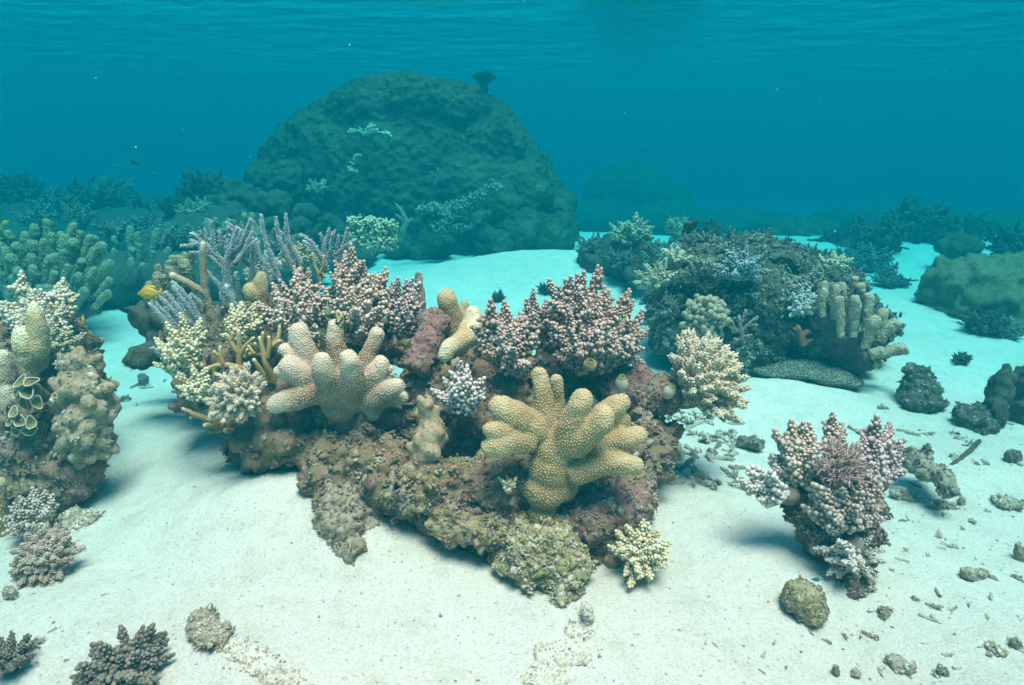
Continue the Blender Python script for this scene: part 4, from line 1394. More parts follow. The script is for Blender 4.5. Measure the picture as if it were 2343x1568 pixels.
def leather(label, px, py, Y, wpx, folds, tilt, seed):
    """a leather coral: a stalk that opens into several curled ear shaped lobes with pale rims"""
    rng = np.random.RandomState(seed)
    c = P(px, py, Y)
    r = wpx * S(py, Y) / 2
    rt = root('leather_coral', c, label, 'coral')
    for k in range(folds):
        a = 2 * math.pi * (k + .3 * rng.rand()) / folds + seed
        ctr = np.array([math.cos(a) * .62 * r, -.25 * r - .15 * r * rng.rand(), math.sin(a) * .72 * r])
        if k == folds - 1:
            ctr = np.array([.05 * r, -.4 * r, .05 * r])
        nr, na = 9, 36
        q = np.linspace(0.05, 1, nr)
        an = np.linspace(0, 2 * math.pi, na, endpoint=False)
        qq, aa = np.meshgrid(q, an, indexing='ij')
        sz = r * (.42 + .10 * rng.rand())
        fold = 1 + .16 * np.sin(3 * aa + rng.rand() * 6) * qq ** 2
        rad = sz * np.sin(qq * 1.9) / np.sin(1.9) * .95 * fold
        dep = sz * (.62 * qq ** 1.7 - .10 * np.maximum(0, qq - .85) * 6)
        v = np.stack([rad * np.cos(aa), rad * np.sin(aa) * (.62 + .2 * rng.rand()), dep], -1).reshape(-1, 3)
        f = [(i * na + j, i * na + (j + 1) % na, (i + 1) * na + (j + 1) % na, (i + 1) * na + j) for i in range(nr - 1) for j in range(na)]
        tone = np.zeros((len(v), 3))
        tone[:, 0] = np.repeat(q, na)
        o = put('lobe', raw_mesh('lobe', v, f, tone), M['leather'], rt)
        m = o.modifiers.new('thick', 'SOLIDIFY')
        m.thickness = sz * 0.16
        m.offset = 0
        m2 = o.modifiers.new('soft', 'SUBSURF')
        m2.levels = m2.render_levels = 1
        face = Vector((math.cos(a) * .55, -.75, math.sin(a) * .5 + .35)) if k < folds - 1 else Vector((0, -.8, .6))
        o.rotation_mode = 'QUATERNION'
        o.rotation_quaternion = ZUP.rotation_difference(face.normalized()) @ Quaternion((0, 0, 1), rng.rand() * 6)
        o.location = ctr
    me = fuse('stalk', [('tube', [(0, .8 * r, -0.75 * r), (0, .4 * r, -.25 * r), (0, -.25 * r, 0.05 * r)], [r * .45, r * .40, r * .30]), ('ball', (0, 0, 0), (r * .6, r * .35, r * .6))], r * .07, [('CLOUDS', r * .3, r * .1)], 1, seed)
    put('stalk', me, M['leather'], rt)


def mat_leather():
    t = NT('leather', 0.7, 0.2)
    x, y, z = t.tone()
    c = t.ramp(x, [(0.0, (.16, .12, .06)), (0.7, (.26, .21, .11)), (0.90, (.32, .28, .17)), (0.97, (.54, .50, .38))])
    return t.out(c, t.bump(t.noise(240, 3), 0.3, 0.003))


M['leather'] = mat_leather()
leather('upper of two folded olive leather corals with pale rims on the left outcrop', 77, 895, 1.93, 74, 6, (R(62), R(8), 0), 1)
leather('lower of two folded olive leather corals with pale rims on the left outcrop', 58, 962, 1.90, 66, 6, (R(66), R(-20), R(40)), 2)

fan('bushy_coral', 'pinkish white knobbly coral on the sand in front of the left outcrop', (92, 1195), G(95, 1225).y, 74, M['acro_pink'], KN['s'], 30, (-.1, -.5, .7), 1.2, seed=24)
fan('cauliflower_coral', 'brownish pink cauliflower coral with pale tips lying on sand below the left outcrop', (122, 1278), G(122, 1305).y, 80, M['acro_pink'], RD, 100, (0, -.75, .5), 1.35, seed=25, wide=1.5, cen=.35)
o = rock('bleached_rock', 'bleached knobbly white rock resting beside the brownish cauliflower coral', [(170, 1200, 1.84, 40, 34, .06), (205, 1195, 1.84, 28, 30, .05), (180, 1235, 1.80, 30, 30, .05)], M['rock_tan'], .006, [('CLOUDS', .06, .03), ('VORONOI', .025, .02), ('CLOUDS', .012, .008)], seed=26)
encrust(o, 420, .004, .012, mat_growth('growth_white', [(.74, .62, .53), (.60, .46, .37), (.80, .70, .62), (.50, .36, .28), (.68, .56, .46), (.40, .28, .20)]), 26, tufts=.6)

# ------------------------------------------------------------------ bottom left
fan('dead_bush_coral', 'dark brown dead branching coral half buried at the bottom of the picture', (295, 1540), G(295, 1562).y, 105, M['acro_deadbrown'], KN['s'], 46, (0, -.15, 1), 1.45, .55, seed=30, cat='coral')
fan('dead_bush_coral', 'dark dead branching coral in the bottom left corner', (25, 1515), G(25, 1535).y, 62, M['acro_deadbrown'], KN['s'], 24, (0, -.2, 1), 1.3, .7, seed=31)
fan('dead_bush_coral', 'tiny dark dead coral tuft above the bottom dead coral', (345, 1462), G(345, 1470).y, 26, M['acro_deadbrown'], RD, 16, (0, -.2, 1), 1.3, .7, seed=32)
fan('dead_bush_coral', 'small pale grey dead tuft near the left edge of the bottom sand', (82, 1476), G(82, 1484).y, 26, M['acro_deadgrey'], RD, 16, (0, -.2, 1), 1.3, .5, seed=33)
o = rock('dead_coral_block', 'half buried grey tufted block casting a shadow on the bottom sand', [(465, 1425, G(465, 1445).y, 34, 34, .04), (490, 1450, G(490, 1462).y, 42, 26, .04), (480, 1402, G(480, 1432).y, 14, 24, .02)], M['rock_grey'], .005, [('CLOUDS', .05, .03), ('VORONOI', .02, .016), ('CLOUDS', .012, .008)], seed=34)
encrust(o, 260, .003, .009, M['growth_sand'], 34, tufts=.6)
o = rock('rubble_ridge', 'low sandy ridge of coral rubble running out of the bottom edge', [(x, y, G(x, y + 2).y, 50, 8, .03) for x, y in ((520, 1470), (560, 1495), (600, 1520), (640, 1545), (670, 1570))], M['rock_sandy'], .005, [('CLOUDS', .05, .035), ('CLOUDS', .015, .014)], seed=35)
encrust(o, 700, .0015, .006, M['growth_sand'], 35, tufts=.5)
o = rock('rubble_ridge', 'low sandy rubble patch below the mossy boulder at the bottom', [(1330, 1440, G(1330, 1442).y, 40, 7, .035), (1300, 1490, G(1300, 1492).y, 85, 7, .045), (1240, 1540, G(1240, 1542).y, 85, 6, .04), (1345, 1405, G(1345, 1424).y, 18, 26, .03)], M['rock_sandy'], .005, [('CLOUDS', .05, .035), ('CLOUDS', .015, .014)], seed=36)
encrust(o, 700, .0015, .006, M['growth_sand'], 36, tufts=.5)


# ================================================================== the lone coral on the sand to the right
o = rock('reef_rock', 'dark crusted stump carrying the lone coral on the right sand', [(1925, 1140, 1.70, 75, 65, .10), (1860, 1135, 1.70, 60, 50, .09), (1860, 1190, 1.66, 50, 50, .08), (1955, 1210, 1.64, 52, 60, .08), (1945, 1285, 1.60, 45, 50, .07), (1890, 1240, 1.62, 46, 46, .07), (1945, 1330, 1.57, 52, 26, .07), (1975, 1150, 1.72, 50, 50, .08)],
         M['rock_stump'], .007, [('CLOUDS', .09, .06), ('VORONOI', .04, .04), ('CLOUDS', .015, .014)], seed=41, cat='reef')
encrust(o, 1100, .004, .014, M['growth_dim'], 41, tufts=.7)
z8 = lambda L: [Z8(a, b) + ((c,) if c else ()) for a, b, c in L]
knobby('branching_coral', 'outstretched pale tipped coral branch of the lone stump, pointing to the reef', Z8(470, 690), 1.66, z8([(270, 590, .02), (248, 604, .01), (330, 560, .02), (340, 645, -.02), (380, 525, .04), (300, 640, .0), (400, 600, -.02), (430, 560, .02), (365, 590, -.03)]), M['acro_white'], fill=.6, seed=41, r=.02)
knobby('branching_coral', 'rosy knobbly coral spires on the reef side of the lone stump', Z8(560, 620), 1.68, z8([(450, 355, .03), (430, 405, .02), (560, 362, .04), (600, 375, .05), (520, 390, .02), (480, 450, -.02), (550, 490, -.05), (590, 430, .02), (450, 500, -.02), (500, 530, -.05), (600, 500, .0)]), M['acro_pink'], fill=.5, seed=42, r=.02)
knobby('branching_coral', 'short tan middle spire at the top of the lone stump', Z8(690, 520), 1.72, z8([(692, 318, .03), (645, 380, .02), (735, 380, .03), (660, 430, .0), (720, 430, .0)]), M['acro_pink'], fill=.4, seed=43, r=.018)
knobby('branching_coral', 'mauve knobbly coral spires on the far side of the lone stump', Z8(870, 640), 1.70, z8([(890, 335, .05), (950, 368, .05), (832, 392, .04), (975, 470, .04), (810, 440, .0), (950, 585, .0), (860, 470, -.03), (905, 520, -.03), (930, 430, .02), (850, 550, -.04), (970, 530, .02), (930, 620, -.01)]), M['acro_mauve'], fill=.5, seed=44, r=.02)
fan('spiky_coral', 'bristly pink spiky coral in the middle of the lone stump', Z8(690, 600), 1.62, 85, M['acro_spike'], SPK, 60, (0, -.5, .8), 1.15, seed=45)
knobby('branching_coral', 'brown pale tipped knobbly coral on the front of the lone stump', Z8(750, 790), 1.60, z8([(850, 545, .02), (865, 645, .0), (820, 625, -.03), (780, 700, -.06), (740, 650, -.05), (652, 690, -.05), (830, 740, -.04), (680, 762, -.07), (885, 690, .0), (705, 800, -.07), (760, 760, -.08), (820, 800, -.05), (870, 780, -.01), (790, 590, .0), (900, 740, .02), (620, 640, -.03), (600, 720, -.04), (880, 840, -.02), (900, 880, -.01), (560, 760, -.03), (640, 850, -.06), (560, 660, -.01), (780, 860, -.07)]), M['acro_brown'], fill=1.2, seed=46, r=.02, maxlen=.12)
knobby('branching_coral', 'bluish white knobbly coral low on the foot of the lone stump', Z8(770, 920), 1.57, z8([(640, 940, -.03), (690, 930, -.04), (745, 965, -.06), (862, 962, -.02), (905, 1000, -.01), (845, 1080, -.04), (660, 1005, -.04), (780, 1060, -.06), (720, 1020, -.07), (820, 1010, -.05), (880, 1060, -.02), (800, 950, -.04), (650, 1050, -.03), (600, 960, -.02), (700, 1080, -.05), (760, 1000, -.08), (900, 940, .0), (860, 900, -.03), (720, 900, -.05)]), M['acro_white'], fill=.8, seed=47, r=.018, maxlen=.1)
o = rock('round_rock', 'round olive brown algae covered stone on sand below the lone coral', [(1838, 1372, G(1838, 1402).y, 48, 44, .05), (1850, 1392, G(1850, 1410).y, 42, 32, .05)], M['rock_olive'], .005, [('CLOUDS', .05, .02), ('VORONOI', .02, .012), ('CLOUDS', .01, .006)], seed=48)
encrust(o, 260, .003, .008, mat_growth('growth_olive', [(.24, .22, .08), (.34, .30, .18), (.16, .14, .06), (.42, .36, .24), (.12, .10, .06)]), 48, tufts=.5)

# ------------------------------------------------------------------ stones and dead coral on the right sand
o = rock('rubble_boulder', 'rough grey cone of a stone on sand below the tall tan columns', [(2105, 895, 2.98, 45, 40, .10), (2100, 860, 3.0, 30, 30, .07), (2110, 915, 2.9, 50, 25, .1)], M['rock_dark'], .010, [('CLOUDS', .08, .06), ('VORONOI', .03, .03)], seed=51)
encrust(o, 260, .006, .016, M['growth_dark'], 51)
o = rock('rubble_boulder', 'knobbly teal grey stone leaning on the dark standing slab', [(2225, 955, 2.7, 40, 34, .08), (2250, 985, 2.62, 30, 34, .07), (2255, 1010, 2.55, 18, 16, .04)], M['rock_dark'], .010, [('CLOUDS', .07, .05), ('VORONOI', .03, .03)], seed=52)
encrust(o, 220, .005, .016, M['growth_dark'], 52)
o = rock('upright_dead_coral', 'dark upright slab of dead coral near the right edge', [(2285, 900, 2.72, 24, 60, .06), (2275, 950, 2.68, 24, 46, .06), (2300, 860, 2.75, 12, 30, .03), (2312, 880, 2.76, 10, 30, .03)], M['rock_dark'], .009, [('CLOUDS', .06, .04), ('VORONOI', .03, .02)], seed=53)
o = rock('upright_dead_coral', 'darkest slab of dead coral cut by the right edge', [(2340, 890, 2.8, 24, 60, .08), (2350, 940, 2.75, 30, 40, .08)], M['rock_dark'], .010, [('CLOUDS', .06, .05), ('VORONOI', .03, .02)], seed=54)
limbs('dead_branch', 'thin bare dead coral branch lying against the knobbly stone', Z8, 2.35, [([(1215, 570, -.12), (1290, 505, -.02), (1345, 450, .1)], .010, .008)], M['rock_dark'], None, seed=5)
limbs('dead_branch', 'thin twig of dead coral lying flat behind the lone coral', Z8, 2.42, [([(965, 395, .0), (1040, 412, -.04), (1140, 408, -.02)], .008, .006), ([(1080, 408, -.03), (1110, 425, -.05)], .006, .004)], M['rock_sandy'], None, seed=6)
o = rock('dead_coral_block', 'branching block of grey dead coral on sand beside the lone coral', [(2100, 1060, 2.12, 40, 26, .06), (2130, 1080, 2.05, 40, 22, .06), (2160, 1100, 2.0, 25, 22, .05), (2122, 1035, 2.14, 10, 24, .02), (2085, 1040, 2.14, 16, 20, .03), (2165, 1120, 1.95, 16, 20, .04)], M['rock_grey'], .007, [('CLOUDS', .05, .05), ('VORONOI', .02, .02)], seed=55)
encrust(o, 200, .004, .012, M['growth_dark'], 55, tufts=.7)
for k, (x, y, w, h, lb) in enumerate([(2068, 1132, 34, 18, 'long grey rubble stone just right of the lone coral'), (2140, 1155, 26, 16, 'small pale rubble stone below the branching dead block'), (2195, 1143, 16, 18, 'tiny knobbly rubble stone at the end of the dead block'),
                                      (2223, 1312, 30, 20, 'grey three knobbed rubble stone alone on the right sand'), (2022, 1400, 20, 20, 'dark little knobbly stone below the lone coral'), (2050, 1515, 38, 22, 'flat sandy stone near the bottom edge on the right'),
                                      (1910, 1535, 13, 24, 'narrow dark stone standing near the bottom edge'), (1962, 1540, 18, 16, 'brown round stone near the bottom edge'), (2285, 1480, 34, 18, 'long rubble stone slanting at the lower right'), (2328, 1465, 22, 24, 'dark stone cut by the lower right edge'),
                                      (2335, 1262, 22, 30, 'grey stone at the right edge above the lower corner'), (2310, 1150, 36, 14, 'long pale rubble piece near the right edge'), (2310, 1040, 22, 22, 'small branching rubble piece by the right edge'), (2155, 1530, 18, 22, 'dark stone pair in the lower right corner sand'),
                                      (1728, 1010, 40, 26, 'grey branching rubble stone left of the lone coral'), (28, 1352, 20, 24, 'small pale knob of rubble near the left edge'), (310, 820, 34, 22, 'dark tufted stone at the edge of the channel'), (325, 870, 22, 22, 'small dark stone in the sand channel'), (285, 910, 16, 12, 'tiny dark stone at the foot of the lumpy boulder')]):
    g = G(x, y + h * 0.7)
    s = S(y, g.y)
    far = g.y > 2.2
    rng = random.Random(k)
    parts = [('ball', (g.x + rng.uniform(-.5, .5) * w * s, g.y + rng.uniform(-.3, .3) * w * s, g.z + rng.uniform(.1, .7) * h * s), (w * s * rng.uniform(.4, .65), w * s * .5, h * s * rng.uniform(.5, .8))) for _ in range(4)]
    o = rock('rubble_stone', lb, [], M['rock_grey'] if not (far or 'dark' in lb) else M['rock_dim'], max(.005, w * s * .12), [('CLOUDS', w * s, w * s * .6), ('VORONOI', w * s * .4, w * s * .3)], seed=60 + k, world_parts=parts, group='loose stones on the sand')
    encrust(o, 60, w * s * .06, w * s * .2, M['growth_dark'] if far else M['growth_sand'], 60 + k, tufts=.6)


# ================================================================== the second reef patch, right of the middle
rp = rock('reef_rock', 'dark reef mound on the right packed with small branching corals', [
    (1560, 705, 3.72, 75, 110, .25), (1650, 720, 3.66, 105, 110, .28), (1750, 720, 3.62, 105, 110, .28), (1850, 740, 3.55, 85, 90, .25), (1610, 610, 3.95, 100, 60, .3), (1740, 610, 4.0, 110, 60, .3), (1880, 650, 3.85, 90, 60, .3),
    (1540, 770, 3.6, 60, 50, .2), (1680, 800, 3.5, 120, 45, .22), (1930, 790, 3.45, 75, 55, .2), (1980, 740, 3.6, 50, 60, .2)], M['rock_dark'], .020, [('CLOUDS', .25, .18), ('VORONOI', .09, .07), ('CLOUDS', .04, .05)], seed=71, cat='reef')
encrust(rp, 3600, .008, .032, M['growth_dark'], 71, tufts=.75)


def bush(label, x, y, Y, w, mat, kind='tw', n=26, axis=(0, -.15, 1), flat=1.0, spread=1.35, group=None, seed=0, name='bush_coral', cen=.12):
    if group == FAR and Y < 5.05 and x > 1800 or 'sand ridge' in label:
        Y = G(x, y).y
    return fan(name, label, (x, y), Y, w, M[mat], {'tw': TW + KN['m'], 'kn': KN['m'] + KN['s'], 'ks': KN['s'], 'rd': RD, 'cl': CL, 'spk': SPK}[kind], n, axis, spread, flat, group=group, seed=seed + int(x), cen=cen, lens=(.55, 1.05))


FAR = 'bush corals fading into the blue water'
PATCH = 'small corals crowded on the right reef mound'
for q in [
    ('greenish white finger coral at the reef side of the right mound', 1505, 655, 3.55, 55, 'acro_green', 'kn', 22, (-.4, -.3, 1)),
    ('pale clump of stout fingers high on the right mound', 1545, 605, 3.65, 48, 'acro_cream', 'kn', 12, (-.1, -.1, 1)),
    ('pale short finger cluster below the black fish', 1618, 625, 3.6, 38, 'acro_green', 'kn', 12, (0, -.3, 1)),
    ('bluish white bushy coral in the middle of the right mound', 1692, 630, 3.45, 62, 'acro_blue', 'kn', 34, (0, -.5, .8)),
    ('pinkish knobbly coral spires above the tan columns', 1800, 668, 3.5, 46, 'acro_brown', 'kn', 12, (-.1, -.2, 1)),
    ('taller pinkish knobbly coral next to the tan columns', 1848, 660, 3.55, 50, 'acro_brown', 'kn', 14, (.1, -.2, 1)),
    ('pale knobbly coral ball low in the middle of the right mound', 1828, 705, 3.38, 44, 'acro_white', 'ks', 34, (0, -.8, .4)),
    ('yellow green round bush coral at the back of the right mound', 1900, 625, 3.8, 44, 'acro_yellow', 'ks', 34, (0, -.4, .8)),
    ('dark teal bush just under the black fish', 1590, 590, 4.0, 62, 'acro_teal', 'tw', 26, (0, -.1, 1)),
    ('dark bush coral on the crest of the right mound beside the pale fingers', 1660, 585, 4.1, 56, 'acro_teal', 'tw', 24, (0, -.1, 1)),
    ('teal bush coral forming the crest peak of the right mound', 1738, 580, 4.1, 52, 'acro_teal', 'tw', 24, (0, -.1, 1)),
    ('dark upright bush on the right mound between peak and columns', 1790, 610, 3.95, 58, 'acro_dark', 'tw', 26, (0, -.1, 1)),
    ('teal bush coral behind the pinkish knobbly spires', 1858, 610, 4.1, 56, 'acro_teal', 'tw', 26, (0, -.1, 1)),
    ('grey green bush filling the reef side flank of the right mound', 1520, 730, 3.5, 58, 'acro_teal', 'tw', 26, (-.5, -.5, .7)),
    ('dark bush on the front of the right mound above the cauliflower coral', 1600, 660, 3.5, 50, 'acro_dark', 'tw', 22, (0, -.7, .7)),
    ('dark bush on the front of the right mound under the bluish coral', 1740, 710, 3.42, 52, 'acro_dark', 'tw', 22, (0, -.8, .5)),
    ('dark bush at the shaded foot of the right mound', 1640, 780, 3.38, 50, 'acro_dark', 'tw', 22, (0, -.8, .5)),
    ('dark bush beside the reddish sponge on the right mound', 1780, 770, 3.36, 46, 'acro_dark', 'tw', 20, (0, -.8, .5)),
    ('grey bush low on the sand side of the right mound', 1540, 790, 3.4, 42, 'acro_teal', 'tw', 20, (-.3, -.7, .6)),
]:
    bush(*q[:8], axis=q[8], group=PATCH)
fan('cauliflower_coral', 'round pinkish tan cauliflower coral with clubbed branches on the right mound', (1610, 728), 3.36, 56, M['acro_club'], CL, 90, (0, -.85, .45), 1.5, seed=71, cen=.35, wide=1.3)
limbs('twig_coral', 'pinkish fine twig coral in the shade at the front of the right mound', Z3, 3.30, [([(960, 930), (950, 860), (940, 800)], .010, .006), ([(950, 880), (990, 830), (1030, 800)], .008, .005), ([(950, 880), (910, 860), (880, 840)], .008, .005), ([(945, 830), (970, 790), (975, 770)], .007, .005), ([(985, 840), (1030, 840)], .006, .004), ([(920, 865), (905, 820)], .006, .004), ([(955, 900), (1000, 890)], .007, .004), ([(955, 910), (915, 910)], .007, .004)], M['acro_spike'], (.003, .007, .012), seed=72)
columns('column_coral', 'tall tan finger columns standing at the sand end of the right mound', [
    Z3(1405, 820) + Z3(1405, 640) + (20, .05), Z3(1440, 900) + Z3(1447, 690) + (24, .0), Z3(1500, 900) + Z3(1520, 685) + (25, .0), Z3(1560, 880) + Z3(1590, 680) + (26, .04), Z3(1560, 960) + Z3(1600, 785) + (27, -.05), Z3(1620, 900) + Z3(1662, 755) + (24, .0),
    Z3(1630, 930) + Z3(1695, 800) + (27, -.02), Z3(1580, 990) + Z3(1655, 965) + (27, -.10), Z3(1650, 990) + Z3(1752, 925) + (30, -.06), Z3(1360, 720) + Z3(1365, 625) + (20, .1), Z3(1455, 720) + Z3(1460, 630) + (18, .12), Z3(1540, 710) + Z3(1545, 630) + (20, .12), Z3(1600, 1030) + Z3(1650, 1045) + (22, -.1), Z3(1350, 800) + Z3(1340, 660) + (22, .08), Z3(1500, 700) + Z3(1502, 600) + (17, .15)],
    3.17, M['column_pale'], seed=73)
finger_coral('barrel_sponge', 'curled reddish brown sponge beside the tan columns', 3.36, [[(1885, 770, 17, 0), (1880, 750, 15, -.02), (1862, 740, 13, -.03)], [(1880, 775, 15, 0), (1898, 750, 12, 0), (1895, 725, 10, .02)]], [(1884, 772, 20, 0), (1878, 780, 18, 0)], M['sponge_red'], (1880, 790), .009, 74, 'sponge', gap=.03)
limbs('red_sponge', 'small branching brick red sponge at the foot of the right mound', Z3, 3.30, [([(1255, 940), (1245, 890), (1230, 850)], .020, .012), ([(1250, 900), (1275, 870), (1290, 880)], .016, .010), ([(1245, 890), (1215, 860)], .013, .010), ([(1260, 930), (1300, 915)], .014, .010)], M['sponge_red'], None, seed=75, cat='sponge')
o = rock('encrusting_coral', 'flat dark honeycomb patterned coral crust spreading at the foot of the mound', [(1765, 842, 3.34, 55, 13, .16), (1830, 842, 3.30, 75, 15, .18), (1895, 856, 3.22, 60, 15, .16), (1935, 868, 3.17, 35, 14, .12)], M['maze'], .016, [('CLOUDS', .14, .05)], seed=76, cat='coral')

# ------------------------------------------------------------------ behind and beyond the second patch
bh = rock('reef_rock', 'dim reef knoll between the boulder and the right mound', [(1360, 600, 5.6, 45, 35, .25), (1420, 590, 5.5, 60, 45, .3), (1500, 600, 5.4, 60, 45, .3), (1455, 630, 5.0, 32, 28, .2)], M['rock_dark'], .03, [('CLOUDS', .3, .2), ('VORONOI', .1, .08)], seed=77, cat='reef')
for q in [
    ('pale green bush coral topping the dim knoll', 1445, 560, 5.4, 62, 'acro_green', 'kn', 40, (0, -.2, 1)),
    ('dark bush coral at the boulder side of the dim knoll', 1362, 590, 5.6, 52, 'acro_teal', 'tw', 26, (0, -.1, 1)),
    ('teal bush coral in front on the dim knoll', 1415, 610, 5.2, 46, 'acro_teal', 'tw', 24, (0, -.3, 1)),
    ('teal bush coral joining the dim knoll to the right mound', 1505, 600, 5.0, 56, 'acro_teal', 'tw', 26, (0, -.2, 1)),
    ('blue dark bush coral just beyond the black fish', 1625, 545, 5.6, 40, 'acro_dark', 'tw', 22, (0, -.1, 1)),
    ('upright thin bush far behind the black fish', 1550, 540, 6.5, 45, 'acro_green', 'tw', 18, (0, 0, 1)),
    ('dim bush coral right behind the yellow green bush', 1930, 605, 4.7, 44, 'acro_teal', 'tw', 24, (0, -.1, 1)),
    ('teal bush coral at the sand end behind the tan columns', 1985, 620, 4.6, 60, 'acro_teal', 'kn', 30, (0, -.1, 1)),
    ('lower teal bush coral behind the tan columns', 2030, 655, 4.5, 52, 'acro_teal', 'tw', 28, (.2, -.2, 1)),
    ('dark bush against the big round boulder on the right', 2175, 640, 4.35, 52, 'acro_dark', 'tw', 28, (-.2, -.2, 1)),
    ('dark teal bush on sand before the round boulder', 2245, 760, 4.0, 62, 'acro_dark', 'tw', 30, (0, -.1, 1)),
    ('paler teal bush on sand at the right edge', 2295, 770, 3.9, 48, 'acro_teal', 'kn', 26, (.1, -.1, 1)),
    ('small dark spiky tuft alone on the right sand slope', 2197, 832, 3.5, 34, 'acro_dark', 'tw', 18, (0, -.1, 1)),
    ('far dark thicket right of the open blue water', 2010, 570, 7.6, 84, 'acro_dark', 'tw', 30, (0, 0, 1)),
    ('far dark thicket standing highest on the right', 2090, 562, 8.2, 100, 'acro_dark', 'tw', 34, (0, 0, 1)),
    ('far thicket over the round boulder', 2200, 562, 8.0, 84, 'acro_dark', 'tw', 30, (0, 0, 1)),
    ('far low thicket at the edge of open water', 1920, 575, 8.2, 64, 'acro_dark', 'tw', 24, (0, 0, 1)),
    ('dark thicket cut by the right edge', 2335, 605, 6.4, 95, 'acro_dark', 'tw', 30, (0, 0, 1)),
    ('small tuft of dead coral on the sand ridge behind the reef', 1140, 690, 3.9, 26, 'acro_dark', 'tw', 16, (0, 0, 1)),
    ('flat tuft of dead coral on the sand ridge beside the spires', 1252, 672, 4.0, 28, 'acro_dark', 'tw', 16, (0, 0, 1)),
]:
    bush(*q[:8], axis=q[8], group=FAR)
rock('boulder_coral', 'big round green boulder coral near the right edge', [(2245, 680, 4.7, 118, 108, .40), (2310, 730, 4.6, 95, 110, .4), (2165, 650, 4.8, 52, 60, .2), (2260, 760, 4.55, 110, 70, .4)], M['boulder_green'], .028, [('CLOUDS', .35, .18), ('VORONOI', .16, .10), ('VORONOI', .07, .05), ('CLOUDS', .05, .04)], seed=80, cat='boulder coral')
rock('boulder_coral', 'small pale round boulder coral beyond the big round one', [(2195, 565, 6.6, 48, 32, .25)], M['rock_far'], .03, [('VORONOI', .12, .08), ('CLOUDS', .05, .03)], seed=81, cat='boulder coral')
rock('reef_rock', 'far dark reef ledge under the right thickets', [(1960, 590, 7.9, 70, 30, .4), (2060, 590, 8.2, 90, 45, .5), (2170, 595, 8.2, 80, 40, .5), (2330, 640, 6.6, 60, 60, .4)], M['rock_dark'], .05, [('CLOUDS', .4, .3), ('VORONOI', .15, .12)], seed=82, cat='reef')
rock('boulder_coral', 'faint far boulder dome in the blue behind the knoll', [(1440, 452, 17.5, 105, 82, 1.5), (1500, 470, 17.2, 80, 62, 1.3), (1440, 500, 17, 130, 50, 1.3), (1440, 570, 17, 140, 60, 1.3)], M['rock_far'], .07, [('CLOUDS', .7, .3), ('VORONOI', .25, .16)], seed=83, cat='boulder coral')
rock('boulder_coral', 'faint lower far boulder beside the far dome', [(1530, 500, 14.5, 90, 42, 1.0), (1350, 500, 15.0, 80, 45, 1.0), (1620, 515, 14.5, 80, 36, .9), (1480, 560, 14.5, 150, 50, 1.0)], M['rock_far'], .07, [('CLOUDS', .6, .3), ('VORONOI', .25, .16)], seed=84, cat='boulder coral')

rock('reef_rock', 'very faint low reef ridge closing the view on the right', [(x, 512 + 8 * math.sin(x * .021), 12.5 + math.sin(x * .03), 85, 26 + 9 * math.sin(x * .05), .8) for x in range(1660, 2480, 85)], M['rock_far'], .07, [('CLOUDS', .6, .4), ('VORONOI', .25, .2), ('CLOUDS', .1, .1)], seed=85, cat='reef')
rock('reef_rock', 'faint low reef ledge beyond the right mound', [(x, 548 + 6 * math.sin(x * .023), 9.6 + .5 * math.sin(x * .03), 70, 24 + 9 * math.sin(x * .045), .5) for x in (1840, 1900, 1960, 2030, 2100, 2170, 2240, 2310, 2380)], M['rock_far'], .05, [('CLOUDS', .4, .3), ('VORONOI', .2, .16), ('CLOUDS', .08, .08)], seed=86, cat='reef')

# ================================================================== the slope behind on the left
rock('reef_rock', 'dark reef slope rising behind on the left up to the great boulder', [
    (110, 660, 4.9, 130, 60, .5), (280, 640, 5.4, 110, 60, .5), (60, 540, 8.2, 160, 70, .9), (210, 540, 8.6, 130, 60, .9), (340, 540, 8.0, 120, 60, .8), (430, 560, 6.6, 110, 60, .7), (520, 540, 7.2, 110, 70, .7),
    (620, 550, 7.4, 110, 70, .7), (720, 560, 7.3, 90, 55, .6), (470, 620, 5.4, 120, 50, .6), (800, 580, 7.2, 70, 35, .5), (640, 610, 5.9, 120, 40, .5), (-40, 600, 6.5, 130, 80, .8)], M['rock_dark'], .045, [('CLOUDS', .5, .3), ('VORONOI', .16, .12), ('CLOUDS', .07, .06)], seed=90, cat='reef')
rngc = random.Random(90)
it = []
for row, (yb, yt, dY, nn, x0, x1) in enumerate([(590, 505, .35, 9, 10, 205), (620, 528, .22, 10, 0, 215), (650, 560, .1, 10, -5, 228), (680, 600, -.02, 9, 5, 232), (705, 640, -.12, 7, 20, 222)]):
    for k in range(nn):
        x = x0 + (x1 - x0) * (k + rngc.uniform(-.25, .25)) / (nn - 1)
        lean = (x - 110) * 0.16
        top = yt + rngc.uniform(-8, 22) + abs(x - 100) * 0.13
        it.append((x - lean * .6, yb, x + lean, top, rngc.uniform(19, 25), dY))
columns('column_coral', 'large thicket of green tan finger columns on the left, behind the outcrop', it, 4.2, M['column_olive'], seed=91)
it = []
for yb, yt, dY, nn, x0, x1 in [(600, 520, .3, 5, 265, 375), (630, 555, .15, 6, 250, 372), (660, 592, .0, 5, 255, 350)]:
    for k in range(nn):
        x = x0 + (x1 - x0) * (k + rngc.uniform(-.25, .25)) / (nn - 1)
        it.append((x - (x - 310) * .1, yb, x + (x - 310) * .15, yt + rngc.uniform(-6, 22), rngc.uniform(15, 19), dY))
columns('column_coral', 'dim thicket of finger columns beside the dark channel head', it, 5.3, M['column'], seed=92)
it = []
